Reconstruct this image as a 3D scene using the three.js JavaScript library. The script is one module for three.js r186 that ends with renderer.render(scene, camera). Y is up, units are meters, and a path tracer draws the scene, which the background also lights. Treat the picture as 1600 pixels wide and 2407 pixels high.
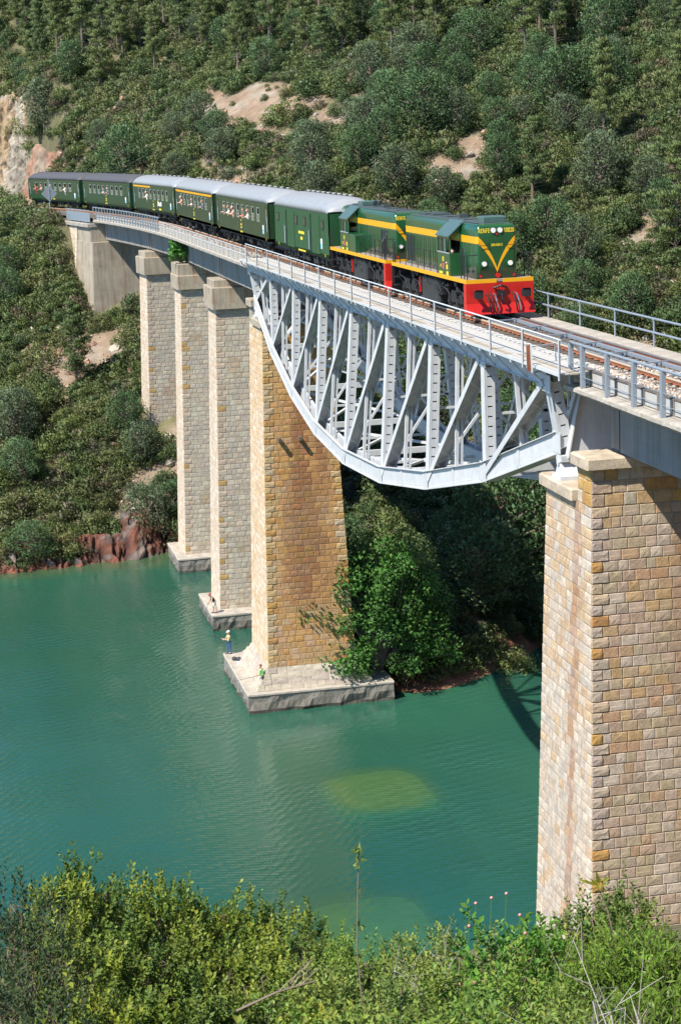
import * as THREE from 'three';
import { Sky } from 'three/addons/objects/Sky.js';
import { MarchingCubes } from 'three/addons/objects/MarchingCubes.js';
import { mergeGeometries } from 'three/addons/utils/BufferGeometryUtils.js';
import { FontLoader } from 'three/addons/loaders/FontLoader.js';
import { TextGeometry } from 'three/addons/geometries/TextGeometry.js';

// ------------------------------------------------------------------ camera, sky, sun, exposure
// x runs along the bridge towards the near bank, y is up (rail top = 0), z towards the upstream side; metres
const scene = new THREE.Scene();
const camera = new THREE.PerspectiveCamera(30.49, 680 / 1024, 0.5, 3000);
{
  const r = new THREE.Vector3(0.2108, -0.0368, -0.9768), f = new THREE.Vector3(-0.9596, -0.1986, -0.1996).normalize();
  r.addScaledVector(f, -r.dot(f)).normalize();
  const u = new THREE.Vector3().crossVectors(r, f);
  camera.position.set(128.377, 8.113, 23.467);
  camera.quaternion.setFromRotationMatrix(new THREE.Matrix4().makeBasis(r, u, f.clone().negate()));
}
const SUN = new THREE.Vector3(0.31, 0.79, 0.53).normalize();
const sky = new Sky();
sky.name = 'sky';
sky.scale.setScalar(2000);
sky.material.uniforms.sunPosition.value.copy(SUN);
sky.material.uniforms.turbidity.value = 3;
sky.material.uniforms.rayleigh.value = 1.0;
sky.material.uniforms.mieCoefficient.value = 0.004;
sky.userData.kind = 'structure';
scene.add(sky);
scene.environmentIntensity = 0.13;
const sun = new THREE.DirectionalLight(new THREE.Color(1, 0.93, 0.81), 5);
sun.position.copy(SUN).multiplyScalar(300);
sun.castShadow = true;
sun.shadow.camera.left = sun.shadow.camera.bottom = -260;
sun.shadow.camera.right = sun.shadow.camera.top = 260;
sun.shadow.camera.far = 900;
sun.shadow.mapSize.set(4096, 4096);
scene.add(sun);
const renderer = new THREE.WebGLRenderer({ antialias: true });
renderer.toneMapping = THREE.LinearToneMapping;
renderer.toneMappingExposure = 1.7;
renderer.shadowMap.enabled = true;
const font = await new FontLoader().loadAsync('fonts/droid/droid_sans_bold.typeface.json');

// ------------------------------------------------------------------ helpers
const V = (x, y, z) => new THREE.Vector3(x, y, z);
function random(seed) {
  let a = seed >>> 0;
  return () => { a = (a + 0x6d2b79f5) >>> 0; let t = a; t = Math.imul(t ^ (t >>> 15), t | 1); t ^= t + Math.imul(t ^ (t >>> 7), t | 61); return ((t ^ (t >>> 14)) >>> 0) / 4294967296; };
}
const lerp = (a, b, t) => a + (b - a) * t, clamp = (x, a, b) => Math.min(b, Math.max(a, x));
const smooth = (a, b, x) => { const t = clamp((x - a) / (b - a), 0, 1); return t * t * (3 - 2 * t); };
function hash2(i, j, s) { let h = Math.imul(i, 374761393) + Math.imul(j, 668265263) + Math.imul(s, 2147483647 ^ 0x5bd1e995); h = Math.imul(h ^ (h >>> 13), 1274126177); return ((h ^ (h >>> 16)) >>> 0) / 4294967296; }
function vnoise(x, y, s = 0, wrap = 0) {
  const i = Math.floor(x), j = Math.floor(y), u = x - i, v = y - j, a = u * u * (3 - 2 * u), b = v * v * (3 - 2 * v);
  const w = (k) => (wrap ? ((k % wrap) + wrap) % wrap : k);
  const h = (p, q) => hash2(w(p), w(q), s);
  return lerp(lerp(h(i, j), h(i + 1, j), a), lerp(h(i, j + 1), h(i + 1, j + 1), a), b);
}
function fbm(x, y, s = 0, oct = 4, wrap = 0) {
  let v = 0, a = 0.5, t = 0;
  for (let k = 0; k < oct; k++) { v += a * vnoise(x, y, s + k * 17, wrap); t += a; a *= 0.5; x *= 2; y *= 2; wrap *= 2; }
  return v / t;
}
const names = new Map();
function numbered(n) { const k = names.get(n) ?? 0; names.set(n, k + 1); return k ? `${n}_${String(k).padStart(3, '0')}` : n; }
function tag(o, label, category, group) { o.userData.label = label; o.userData.category = category; if (group) o.userData.group = group; return o; }
function thing(name, label, category, group, pos = [0, 0, 0], turn = 0) {
  const o = new THREE.Group();
  o.name = numbered(name); o.position.set(...pos); o.rotation.y = turn;
  tag(o, label, category, group); scene.add(o); return o;
}
function put(name, geometry, material, parent) {
  const o = new THREE.Mesh(geometry, material);
  o.name = parent === scene ? numbered(name) : name;
  o.castShadow = o.receiveShadow = true;
  parent.add(o); return o;
}
function structure(name, geometry, material) { const o = put(name, geometry, material, scene); o.userData.kind = 'structure'; return o; }
const stuff = (o) => { o.userData.kind = 'stuff'; return o; };

// mesh builder: flat shaded quads and triangles, uv in metres, optional colour per vertex
class MB {
  constructor() { this.p = []; this.c = null; this.tint = null; }
  tri(a, b, c) {
    this.p.push(a.x, a.y, a.z, b.x, b.y, b.z, c.x, c.y, c.z);
    if (this.tint) { this.c ??= []; for (let k = 0; k < 3; k++) this.c.push(...this.tint); }
    return this;
  }
  quad(a, b, c, d) { return this.tri(a, b, c).tri(a, c, d); }
  hexa(q) { // q[0..3] bottom ring counter-clockwise seen from above, q[4..7] top ring
    const [a, b, c, d, e, f, g, h] = q;
    return this.quad(d, c, b, a).quad(e, f, g, h).quad(a, b, f, e).quad(b, c, g, f).quad(c, d, h, g).quad(d, a, e, h);
  }
  box(x0, y0, z0, x1, y1, z1) {
    return this.hexa([V(x0, y0, z1), V(x1, y0, z1), V(x1, y0, z0), V(x0, y0, z0), V(x0, y1, z1), V(x1, y1, z1), V(x1, y1, z0), V(x0, y1, z0)]);
  }
  // box with chamfered upright and top edges, good for caps and stones
  soft(x0, y0, z0, x1, y1, z1, e = 0.05) {
    const ring = (y, i) => [[x0 + e + i, z1 - i], [x1 - e - i, z1 - i], [x1 - i, z1 - e - i], [x1 - i, z0 + e + i], [x1 - e - i, z0 + i], [x0 + e + i, z0 + i], [x0 + i, z0 + e + i], [x0 + i, z1 - e - i]].map(([x, z]) => V(x, y, z));
    return this.loft([ring(y0, 0), ring(y1 - e, 0), ring(y1, e)], true);
  }
  loft(rings, caps = false, closed = true) {
    for (let k = 0; k + 1 < rings.length; k++) {
      const a = rings[k], b = rings[k + 1], n = a.length;
      for (let i = 0; i < (closed ? n : n - 1); i++) { const j = (i + 1) % n; this.quad(a[i], a[j], b[j], b[i]); }
    }
    if (caps) for (const [r, flip] of [[rings[0], true], [rings[rings.length - 1], false]]) for (let i = 1; i + 1 < r.length; i++) flip ? this.tri(r[0], r[i + 1], r[i]) : this.tri(r[0], r[i], r[i + 1]);
    return this;
  }
  // a straight bar of section w (across) x h (along "up") from a to b
  bar(a, b, w, h = w, up = V(0, 1, 0)) {
    const d = b.clone().sub(a).normalize();
    let s = new THREE.Vector3().crossVectors(d, up);
    if (s.lengthSq() < 1e-6) s = new THREE.Vector3().crossVectors(d, V(1, 0, 0));
    s.normalize();
    const t = new THREE.Vector3().crossVectors(s, d).normalize();
    const at = (o, i, j) => o.clone().addScaledVector(s, i * w / 2).addScaledVector(t, j * h / 2);
    const ring = (o) => [at(o, -1, -1), at(o, 1, -1), at(o, 1, 1), at(o, -1, 1)];
    const A = ring(a), B = ring(b);
    for (let i = 0; i < 4; i++) { const j = (i + 1) % 4; this.quad(A[i], A[j], B[j], B[i]); }
    return this.quad(A[3], A[2], A[1], A[0]).quad(B[0], B[1], B[2], B[3]);
  }
  tube(pts, r, n = 6, r2 = r) {
    const rings = [];
    pts.forEach((p, k) => {
      const d = (pts[k + 1] ?? p).clone().sub(pts[k - 1] ?? p).normalize();
      let s = new THREE.Vector3().crossVectors(d, Math.abs(d.y) > 0.9 ? V(1, 0, 0) : V(0, 1, 0)).normalize();
      const t = new THREE.Vector3().crossVectors(d, s), q = lerp(r, r2, k / Math.max(1, pts.length - 1));
      rings.push(Array.from({ length: n }, (_, i) => { const a = i / n * Math.PI * 2; return p.clone().addScaledVector(s, Math.cos(a) * q).addScaledVector(t, Math.sin(a) * q); }));
    });
    return this.loft(rings.map((r) => r.reverse()), true);
  }
  disc(c, axis, r, t, n = 14) { const d = axis.clone().normalize().multiplyScalar(t / 2); return this.tube([c.clone().sub(d), c.clone().add(d)], r, n); }
  geo(uvScale = 1) {
    const g = new THREE.BufferGeometry(), P = new Float32Array(this.p), n = P.length / 3, uv = new Float32Array(n * 2);
    g.setAttribute('position', new THREE.BufferAttribute(P, 3));
    g.computeVertexNormals();
    const N = g.attributes.normal.array;
    for (let i = 0; i < n; i++) {
      const a = Math.abs(N[i * 3]), b = Math.abs(N[i * 3 + 1]), c = Math.abs(N[i * 3 + 2]), x = P[i * 3], y = P[i * 3 + 1], z = P[i * 3 + 2];
      const [u, v] = b >= a && b >= c ? [x, z] : a >= c ? [z, y] : [x, y];
      uv[i * 2] = u * uvScale; uv[i * 2 + 1] = v * uvScale;
    }
    g.setAttribute('uv', new THREE.BufferAttribute(uv, 2));
    if (this.c) g.setAttribute('color', new THREE.BufferAttribute(new Float32Array(this.c), 3));
    return g;
  }
}
// smooth normals for a soup of triangles whose corners coincide
function smoothed(g, keep = 1e4) {
  const P = g.attributes.position.array, N = g.attributes.normal.array, m = new Map(), key = (i) => `${Math.round(P[i] * keep)},${Math.round(P[i + 1] * keep)},${Math.round(P[i + 2] * keep)}`;
  for (let i = 0; i < P.length; i += 3) { const k = key(i), v = m.get(k) ?? [0, 0, 0]; v[0] += N[i]; v[1] += N[i + 1]; v[2] += N[i + 2]; m.set(k, v); }
  for (let i = 0; i < P.length; i += 3) { const v = m.get(key(i)), l = Math.hypot(...v) || 1; N[i] = v[0] / l; N[i + 1] = v[1] / l; N[i + 2] = v[2] / l; }
  return g;
}

// ------------------------------------------------------------------ textures and materials
function texture(w, h, fn, { color = false, rep = 1 } = {}) {
  const d = new Uint8Array(w * h * 4);
  for (let j = 0; j < h; j++) for (let i = 0; i < w; i++) {
    const v = fn(i / w, j / h, i, j), k = (j * w + i) * 4, t = (Array.isArray(v) ? v : [v, v, v]).map((x) => (color ? Math.pow(clamp(x, 0, 1), 1 / 2.2) : x)); // colour maps hold linear shares of the base colour
    d[k] = clamp(t[0], 0, 1) * 255; d[k + 1] = clamp(t[1], 0, 1) * 255; d[k + 2] = clamp(t[2], 0, 1) * 255; d[k + 3] = 255;
  }
  const t = new THREE.DataTexture(d, w, h);
  t.wrapS = t.wrapT = THREE.RepeatWrapping; t.magFilter = t.minFilter = THREE.LinearFilter;
  if (color) t.colorSpace = THREE.SRGBColorSpace;
  t.repeat.set(rep, rep); t.needsUpdate = true;
  return t;
}
const reps = (t, x, y = x) => { const c = t.clone(); c.repeat.set(x, y); c.needsUpdate = true; return c; };
const tGrain = texture(512, 512, (u, v) => 0.55 * fbm(u * 16, v * 16, 3, 5, 16) + 0.45 * fbm(u * 64, v * 64, 9, 3, 64));
const tBlotch = texture(512, 512, (u, v) => { const n = fbm(u * 6, v * 6, 21, 6, 6), m = fbm(u * 40, v * 40, 31, 3, 40); return 0.78 + 0.55 * (n - 0.5) + 0.3 * (m - 0.5); }, { color: true });
// rain streaks: noise stretched along v
const tStreak = texture(512, 512, (u, v) => {
  const s = fbm(u * 40, v * 3, 5, 4, 0), n = fbm(u * 5, v * 5, 8, 5, 5), m = vnoise(u * 9, v * 70, 77, 0);
  const k = 0.8 + 0.35 * (s - 0.5) + 0.35 * (n - 0.5) + 0.07 * (m - 0.5), w = smooth(0.55, 0.8, fbm(u * 11, v * 1.2, 51, 3)) * 0.25;
  return [k - w * 0.4, k - w * 0.75, k - w];
}, { color: true });
const tDirt = texture(512, 512, (u, v) => { const n = fbm(u * 9, v * 9, 61, 6, 9), s = fbm(u * 60, v * 5, 64, 3); return 0.9 + 0.22 * (n - 0.5) + 0.16 * (s - 0.5); }, { color: true });
function mat(rgb, roughness = 0.7, o = {}) {
  const m = new THREE.MeshPhysicalMaterial({ roughness, metalness: o.metal ?? 0, ...(o.extra ?? {}) });
  m.color.setRGB(...rgb);
  if (o.map) m.map = o.map;
  if (o.bump) { m.bumpMap = o.bump; m.bumpScale = o.bumpScale ?? 0.01; }
  if (o.vc) m.vertexColors = true;
  return m;
}
const M = {
  steel: mat([0.57, 0.585, 0.595], 0.45, { map: reps(tDirt, 0.3), bump: reps(tGrain, 0.8), bumpScale: 0.002 }),
  steelDull: mat([0.30, 0.33, 0.35], 0.55, { map: reps(tDirt, 0.4) }),
  galvan: mat([0.30, 0.35, 0.40], 0.45, { metal: 0.25, map: reps(tDirt, 0.8) }),
  white: mat([0.46, 0.45, 0.42], 0.7, { map: reps(tDirt, 0.7) }),
  concrete: mat([0.30, 0.285, 0.26], 0.9, { map: reps(tStreak, 0.16), bump: reps(tGrain, 0.7), bumpScale: 0.012 }),
  concreteWarm: mat([0.42, 0.36, 0.275], 0.9, { map: reps(tStreak, 0.2), bump: reps(tGrain, 0.7), bumpScale: 0.015 }),
  concretePale: mat([0.43, 0.39, 0.33], 0.9, { map: reps(tBlotch, 0.35), bump: reps(tGrain, 1), bumpScale: 0.015 }),
  mortar: mat([0.34, 0.30, 0.245], 0.95, { map: reps(tBlotch, 0.4), bump: reps(tGrain, 1.2), bumpScale: 0.02 }),
  mortarPale: mat([0.46, 0.405, 0.32], 0.95, { map: reps(tBlotch, 0.4), bump: reps(tGrain, 1.2), bumpScale: 0.02 }),
  rubble: mat([1, 1, 1], 0.95, { vc: true, map: reps(tBlotch, 0.5), bump: reps(tGrain, 0.8), bumpScale: 0.05 }),
  stone: mat([1, 1, 1], 0.88, { vc: true, map: reps(tBlotch, 0.7), bump: reps(tGrain, 0.9), bumpScale: 0.022 }),
  rust: mat([0.30, 0.10, 0.042], 0.85, { map: reps(tBlotch, 1) }),
  railHead: mat([0.46, 0.37, 0.26], 0.5),
  railGrey: mat([0.27, 0.26, 0.25], 0.4, { metal: 0.5 }),
  timber: mat([0.15, 0.12, 0.095], 0.9, { map: reps(tStreak, 0.6), bump: reps(tGrain, 1), bumpScale: 0.01 }),
  plank: mat([0.44, 0.39, 0.31], 0.85, { map: reps(tStreak, 0.5) }),
  black: mat([0.011, 0.011, 0.012], 0.55, { bump: reps(tGrain, 2), bumpScale: 0.01 }),
  blackGrey: mat([0.02, 0.021, 0.022], 0.5),
  iron: mat([0.05, 0.05, 0.05], 0.4, { metal: 0.6 }),
  rubber: mat([0.02, 0.02, 0.02], 0.7),
  glassDark: mat([0.03, 0.035, 0.035], 0.08, { extra: { specularIntensity: 1 } }),
  chrome: mat([0.7, 0.72, 0.72], 0.15, { metal: 0.9 }),
};
// ------------------------------------------------------------------ the line of the railway
const CURVE_AT = -40, CURVE_R = 348, WATER = -31.1;
// place on the track axis for a distance s along it (s = x on the straight part); turn is the heading about y
function onTrack(s, off = 0, y = 0) {
  if (s >= CURVE_AT) return { p: V(s, y, off), turn: 0 };
  const a = (CURVE_AT - s) / CURVE_R, R = CURVE_R - off;
  return { p: V(CURVE_AT - R * Math.sin(a), y, CURVE_R - R * Math.cos(a)), turn: a };
}
function trackCoords(x, z) { // [s, lateral]
  if (x >= CURVE_AT) return [x, z];
  const dx = CURVE_AT - x, dz = CURVE_R - z, a = Math.atan2(dx, dz);
  return [CURVE_AT - a * CURVE_R, CURVE_R - Math.hypot(dx, dz)];
}

// ------------------------------------------------------------------ land: a thin-plate spline through surveyed points, plus relief
const SURVEY = [
  [128, 23, 6.3], [128, 0, 7.5], [128, 50, 5], [160, 20, 20], [66, 1, -21.8], [66, 30, -22.5], [66, -30, -18], [45, 10, -31.6], [45, 25, -31.6], [47, -12, -31.5], [100, 23, -6.2], [100, 0, -5.5], [84, 10, -13.6], [115, 12, 0.6], [56, 8, -26.5],
  [20, 15, -36], [0, 25, -36], [-25, 22, -36], [-20, 10, -36], [20, -12, -35.5], [-20, 45, -37], [20, 45, -37], [22, -30, -34.5], [-32, 4, -35], [-8, 2, -35], [30, 0, -36],
  [-45.5, 20, -31], [-46.5, 10, -31], [-50, 3, -30.6], [-45, 45, -31], [-61, 2, -20.5], [-61, 18, -21.5], [-85, 6, -11.5], [-85, 22, -12.5], [-110, 17, -5.5], [-127, 18, -3.5], [-150, 26, -2.5], [-90, 50, -16], [-140, 60, -8],
  [-101, 5, -1.4], [-110, 6.6, -1.2], [-125, 9.8, -1.2], [-140, 13.5, -1.2], [-160, 19.5, -1.2],
  [3.2, -7.5, -30.6], [1.5, -12, -30.9], [-3.6, -18, -31], [-14, -30, -31], [-6, -12, -27.5], [-14, -9, -26], [-24, -26, -20], [-34, -10, -20], [-48, -12, -15], [-58, -28, -4], [-67, -19, 1.5], [-75, -8, -5.5], [-98, -5.5, -0.8], [-89, 4, -9.5], [-64, 1, -19.6], [-68, 4, -18.4], [-100, -8, 4], [-28, -44, -10], [-50, -58, 6],
  [-136, -34, 26], [-94, -67, 22], [-169, -16, 29], [-151, 12, 15.5], [-201, 12, 31], [-130, -4, 10], [-130, -90, 40], [-210, -60, 50], [-280, 0, 58], [-300, 60, 50], [-260, -150, 95], [-60, -150, 70], [60, -120, 30], [140, -110, 40], [-420, 0, 90], [-420, -200, 140], [-200, 90, 6],
];
const land0 = (() => {
  const n = SURVEY.length, A = [], S = 100, U = (r2) => (r2 < 1e-9 ? 0 : r2 * Math.log(r2) * 0.5);
  const P = SURVEY.map(([x, z]) => [x / S, z / S]);
  for (let i = 0; i < n; i++) {
    const row = P.map((q) => U((P[i][0] - q[0]) ** 2 + (P[i][1] - q[1]) ** 2));
    row[i] += 0.0006;
    A.push([...row, 1, ...P[i], SURVEY[i][2]]);
  }
  for (let k = 0; k < 3; k++) A.push([...P.map((q) => (k ? q[k - 1] : 1)), 0, 0, 0, 0]);
  const m = n + 3;
  for (let c = 0; c < m; c++) {
    let b = c;
    for (let r = c + 1; r < m; r++) if (Math.abs(A[r][c]) > Math.abs(A[b][c])) b = r;
    [A[c], A[b]] = [A[b], A[c]];
    for (let r = 0; r < m; r++) if (r !== c && A[r][c]) { const f = A[r][c] / A[c][c]; for (let k = c; k <= m; k++) A[r][k] -= f * A[c][k]; }
  }
  const w = A.map((r, i) => r[m] / r[i]);
  return (x, z) => {
    x /= S; z /= S;
    let v = w[n] + w[n + 1] * x + w[n + 2] * z;
    for (let i = 0; i < n; i++) v += w[i] * U((x - P[i][0]) ** 2 + (z - P[i][1]) ** 2);
    return v;
  };
})();
function land(x, z) {
  let y = land0(x, z);
  const rough = smooth(-33, -29, y);
  y += rough * (1.7 * (fbm(x / 17, z / 17, 401, 4) - 0.5) + 0.5 * (fbm(x / 3.2, z / 3.2, 431, 3) - 0.5));
  if (x < -70) { // the ledge that carries the line
    const [s, lat] = trackCoords(x, z), deep = 4 * smooth(-112, -124, s), k = smooth(-93, -101, s) * smooth(7.5 + deep, 4.2 + deep, -lat) * smooth(7, 4.4, lat);
    y = lerp(y, -0.95, k);
  }
  return y;
}
// where the hillside lies bare: [x, z, half length, half width, turn]
const BARE = [[-106, -17, 17, 6, -0.25], [-94, -11, 8, 3, 0.1], [-90, -24, 8, 3.6, 0.5], [-70, -33, 7, 2.4, 0.9], [-112, -62, 12, 4, 0.9], [-92, -76, 14, 3.5, 0.8], [-74, -64, 14, 2.6, 0.7], [-46, -46, 9, 2.2, 0.9], [-30, -39, 8, 1.8, 0.8], [-57, 2.6, 6, 2.4, 1.2], [-53, 4.5, 4, 2, 1.4], [-76, 8, 7, 3.2, 0.5], [-79, 12, 5, 3, 0.5], [-138, 1, 5, 2, 0.2]];
function bare(x, z) {
  let b = 0;
  for (const [cx, cz, a, c, t] of BARE) {
    const dx = x - cx, dz = z - cz, p = (dx * Math.cos(t) + dz * Math.sin(t)) / a, q = (-dx * Math.sin(t) + dz * Math.cos(t)) / c;
    b = Math.max(b, 0.9 - Math.sqrt(p * p + q * q) * 0.8 + 1.7 * (fbm(x / 4, z / 4, 77, 5) - 0.5));
  }
  return smooth(0.05, 0.45, b);
}
{
  const xs = [], zs = [];
  for (let x = -470; x < -200; x += 6) xs.push(x);
  for (let x = -200; x < 20; x += 1.25) xs.push(x);
  for (let x = 20; x < 90; x += 2.5) xs.push(x);
  for (let x = 90; x <= 190; x += 1.5) xs.push(x);
  for (let z = -300; z < -100; z += 6) zs.push(z);
  for (let z = -100; z < 50; z += 1.25) zs.push(z);
  for (let z = 50; z <= 190; z += 6) zs.push(z);
  const nx = xs.length, nz = zs.length, P = new Float32Array(nx * nz * 3), C = new Float32Array(nx * nz * 3), UV = new Float32Array(nx * nz * 2), I = [];
  for (let i = 0; i < nx; i++) for (let j = 0; j < nz; j++) {
    const k = i * nz + j, x = xs[i], z = zs[j], y = land(x, z);
    P.set([x, y, z], k * 3); UV.set([x, z], k * 2);
    const n = fbm(x / 9, z / 9, 501, 5), m = fbm(x / 2, z / 2, 511, 3), b = bare(x, z), r = smooth(0.5, 0.66, fbm(x / 14, z / 14, 521, 4));
    // litter and dry grass, pale stony soil, red earth
    const grass = [0.13 + 0.06 * n, 0.12 + 0.055 * n, 0.06 + 0.02 * n], soil = [0.25 + 0.16 * m, 0.17 + 0.125 * m, 0.11 + 0.09 * m], pale = [0.40, 0.34, 0.27];
    let c = grass.map((g, q) => lerp(g, lerp(soil[q], pale[q], smooth(0.55, 0.75, m)), Math.max(b, 0.28 * r)));
    if (y < WATER + 2.6 && x < 30) { const k2 = smooth(WATER + 3.2, WATER + 1.2, y + 1.5 * (n - 0.5)); c = c.map((g, q) => lerp(g, [0.21, 0.085, 0.05][q] * (0.6 + 0.8 * m), k2)); }
    if (y < WATER) c = c.map((g, q) => lerp([0.22, 0.12, 0.06][q], [0.012, 0.022, 0.016][q], smooth(WATER - 0.1, WATER - 2, y)));
    C.set(c, k * 3);
    if (i + 1 < nx && j + 1 < nz) { const a = k, d = k + 1, e = k + nz, f = k + nz + 1; I.push(a, d, e, d, f, e); }
  }
  const g = new THREE.BufferGeometry();
  g.setAttribute('position', new THREE.BufferAttribute(P, 3)); g.setAttribute('color', new THREE.BufferAttribute(C, 3)); g.setAttribute('uv', new THREE.BufferAttribute(UV, 2));
  g.setIndex(I); g.computeVertexNormals();
  structure('hillside', g, mat([1, 1, 1], 0.95, { vc: true, map: reps(tBlotch, 0.22), bump: reps(tGrain, 0.5), bumpScale: 0.12 }));
}

// ------------------------------------------------------------------ water: a murky sheet that still shows what lies just below it
{
  const tRipple = texture(1024, 1024, (u, v) => {
    const w = (a, b, f, s) => { const p = u * a + v * b + 0.12 * fbm(u * 6, v * 6, s, 3, 6); return Math.pow(0.5 + 0.5 * Math.sin(p * Math.PI * 2 * f), 1.6); };
    const gust = smooth(0.3, 0.7, fbm(u * 5, v * 5, 733, 4, 5));
    return clamp((0.25 + 0.75 * gust) * (0.26 * w(3, 1, 9, 701) + 0.2 * w(2, 3, 13, 705) + 0.14 * w(4, -1, 17, 709) + 0.4 * fbm(u * 60, v * 90, 711, 4, 0)), 0, 1);
  });
  const g = new THREE.PlaneGeometry(330, 240, 260, 190);
  g.rotateX(-Math.PI / 2);
  const uv = g.attributes.uv;
  for (let i = 0; i < uv.count; i++) uv.setXY(i, uv.getX(i) * 330, uv.getY(i) * 240);
  g.translate(-15, WATER, 40);
  // the murk is not the same everywhere: light from the drowned footings painted in as pale patches, brownish along the far bank, greener in the middle
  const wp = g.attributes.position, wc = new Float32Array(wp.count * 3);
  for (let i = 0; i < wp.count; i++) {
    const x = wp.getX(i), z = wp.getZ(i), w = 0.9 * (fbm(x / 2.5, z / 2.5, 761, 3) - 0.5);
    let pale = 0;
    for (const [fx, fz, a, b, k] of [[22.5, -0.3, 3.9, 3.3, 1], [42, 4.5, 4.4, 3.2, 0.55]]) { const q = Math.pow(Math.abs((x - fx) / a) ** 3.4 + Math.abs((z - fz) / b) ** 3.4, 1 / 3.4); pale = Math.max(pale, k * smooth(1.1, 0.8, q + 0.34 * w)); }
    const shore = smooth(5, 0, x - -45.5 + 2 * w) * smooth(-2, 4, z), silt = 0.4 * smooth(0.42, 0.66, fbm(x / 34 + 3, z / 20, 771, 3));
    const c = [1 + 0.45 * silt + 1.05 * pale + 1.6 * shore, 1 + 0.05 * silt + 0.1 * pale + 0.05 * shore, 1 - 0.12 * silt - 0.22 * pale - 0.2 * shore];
    wc.set(c, i * 3);
  }
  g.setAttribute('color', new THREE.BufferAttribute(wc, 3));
  const tMurk = texture(512, 512, (u, v) => { const n = fbm(u * 4, v * 4, 741, 5, 4), s = fbm(u * 3 + 2 * v, v * 14, 747, 4); const k = 0.86 + 0.26 * (n - 0.5) + 0.2 * (s - 0.5); return [k * (0.92 + 0.25 * (n - 0.5)), k, k * 0.99]; }, { color: true });
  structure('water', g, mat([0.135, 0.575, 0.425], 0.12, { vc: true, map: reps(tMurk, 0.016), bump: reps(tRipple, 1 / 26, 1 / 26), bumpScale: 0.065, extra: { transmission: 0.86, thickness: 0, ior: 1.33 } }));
}

// ------------------------------------------------------------------ bedrock: a lumpy sheet over a slanting frame
function rockSheet(o, u, v, nu, nv, bulge, seed, color) {
  const n = new THREE.Vector3().crossVectors(u, v).normalize(), P = [], C = [], I = [], UV = [];
  for (let j = 0; j <= nv; j++) for (let i = 0; i <= nu; i++) {
    const a = i / nu, b = j / nv, p = o.clone().addScaledVector(u, a).addScaledVector(v, b), x = a * u.length(), y = b * v.length();
    const wx = x + 1.2 * (fbm(x / 3, y / 4, seed + 61, 3) - 0.5), crack = Math.abs(fbm(wx / 1.1 + y / 7, y / 4.5, seed, 4) - 0.5) * 2, lump = fbm(wx / 2.4, y / 6, seed + 5, 5) - 0.5, step = fbm(wx / 0.9, y / 2.6, seed + 13, 3), fine = fbm(x / 0.55, y / 0.8, seed + 9, 3) - 0.5 + 0.7 * (Math.floor(step * 7) / 7 - step);
    const edge = Math.min(smooth(0, 0.12, a), smooth(1, 0.88, a)) * smooth(1.02, 0.9, b);
    p.addScaledVector(n, bulge * (edge * 1.1 - 0.7 + 1.3 * lump + 0.75 * fine - 0.7 * smooth(0.2, 0, crack)));
    p.addScaledVector(v, 0.1 * (fbm(x / 2, 3.3, seed + 31, 4) - 0.5) * b);
    P.push(p.x, p.y, p.z); UV.push(x, y); C.push(...color(x, y, lump, fine, crack));
    if (i < nu && j < nv) { const k = j * (nu + 1) + i; I.push(k, k + 1, k + nu + 2, k, k + nu + 2, k + nu + 1); }
  }
  const g = new THREE.BufferGeometry();
  g.setAttribute('position', new THREE.Float32BufferAttribute(P, 3)); g.setAttribute('color', new THREE.Float32BufferAttribute(C, 3)); g.setAttribute('uv', new THREE.Float32BufferAttribute(UV, 2));
  g.setIndex(I); g.computeVertexNormals();
  return g;
}
const rockMat = mat([1, 1, 1], 0.92, { vc: true, map: reps(tBlotch, 0.3), bump: reps(tGrain, 0.4), bumpScale: 0.1 });
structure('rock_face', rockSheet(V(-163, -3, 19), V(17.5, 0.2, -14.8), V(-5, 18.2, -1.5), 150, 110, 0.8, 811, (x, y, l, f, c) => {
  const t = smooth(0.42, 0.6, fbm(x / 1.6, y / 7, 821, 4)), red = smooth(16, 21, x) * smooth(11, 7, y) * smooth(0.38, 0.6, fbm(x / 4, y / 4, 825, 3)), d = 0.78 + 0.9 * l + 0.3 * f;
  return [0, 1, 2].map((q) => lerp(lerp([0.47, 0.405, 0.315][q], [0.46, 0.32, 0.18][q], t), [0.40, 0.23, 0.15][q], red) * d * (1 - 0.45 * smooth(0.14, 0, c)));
}), rockMat);
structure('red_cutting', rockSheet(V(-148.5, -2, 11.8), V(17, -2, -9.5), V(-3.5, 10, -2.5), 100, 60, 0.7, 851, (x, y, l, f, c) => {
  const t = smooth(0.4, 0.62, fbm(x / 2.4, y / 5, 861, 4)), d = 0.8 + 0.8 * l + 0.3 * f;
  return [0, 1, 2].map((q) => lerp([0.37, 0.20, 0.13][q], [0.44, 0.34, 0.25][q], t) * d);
}), rockMat);
// red ledges along the far waterline
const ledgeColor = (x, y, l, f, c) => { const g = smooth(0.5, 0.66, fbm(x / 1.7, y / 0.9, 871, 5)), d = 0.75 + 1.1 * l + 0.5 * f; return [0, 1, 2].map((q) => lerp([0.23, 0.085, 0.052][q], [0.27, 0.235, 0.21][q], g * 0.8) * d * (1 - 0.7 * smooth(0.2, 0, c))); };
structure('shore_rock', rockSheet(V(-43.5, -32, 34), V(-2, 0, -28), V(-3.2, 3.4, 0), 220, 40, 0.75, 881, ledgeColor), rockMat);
structure('shore_rock', rockSheet(V(-45.5, -31.4, 8), V(-4, 0, -6.5), V(-3.6, 4.6, -0.2), 60, 44, 0.55, 891, ledgeColor), rockMat);
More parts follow.
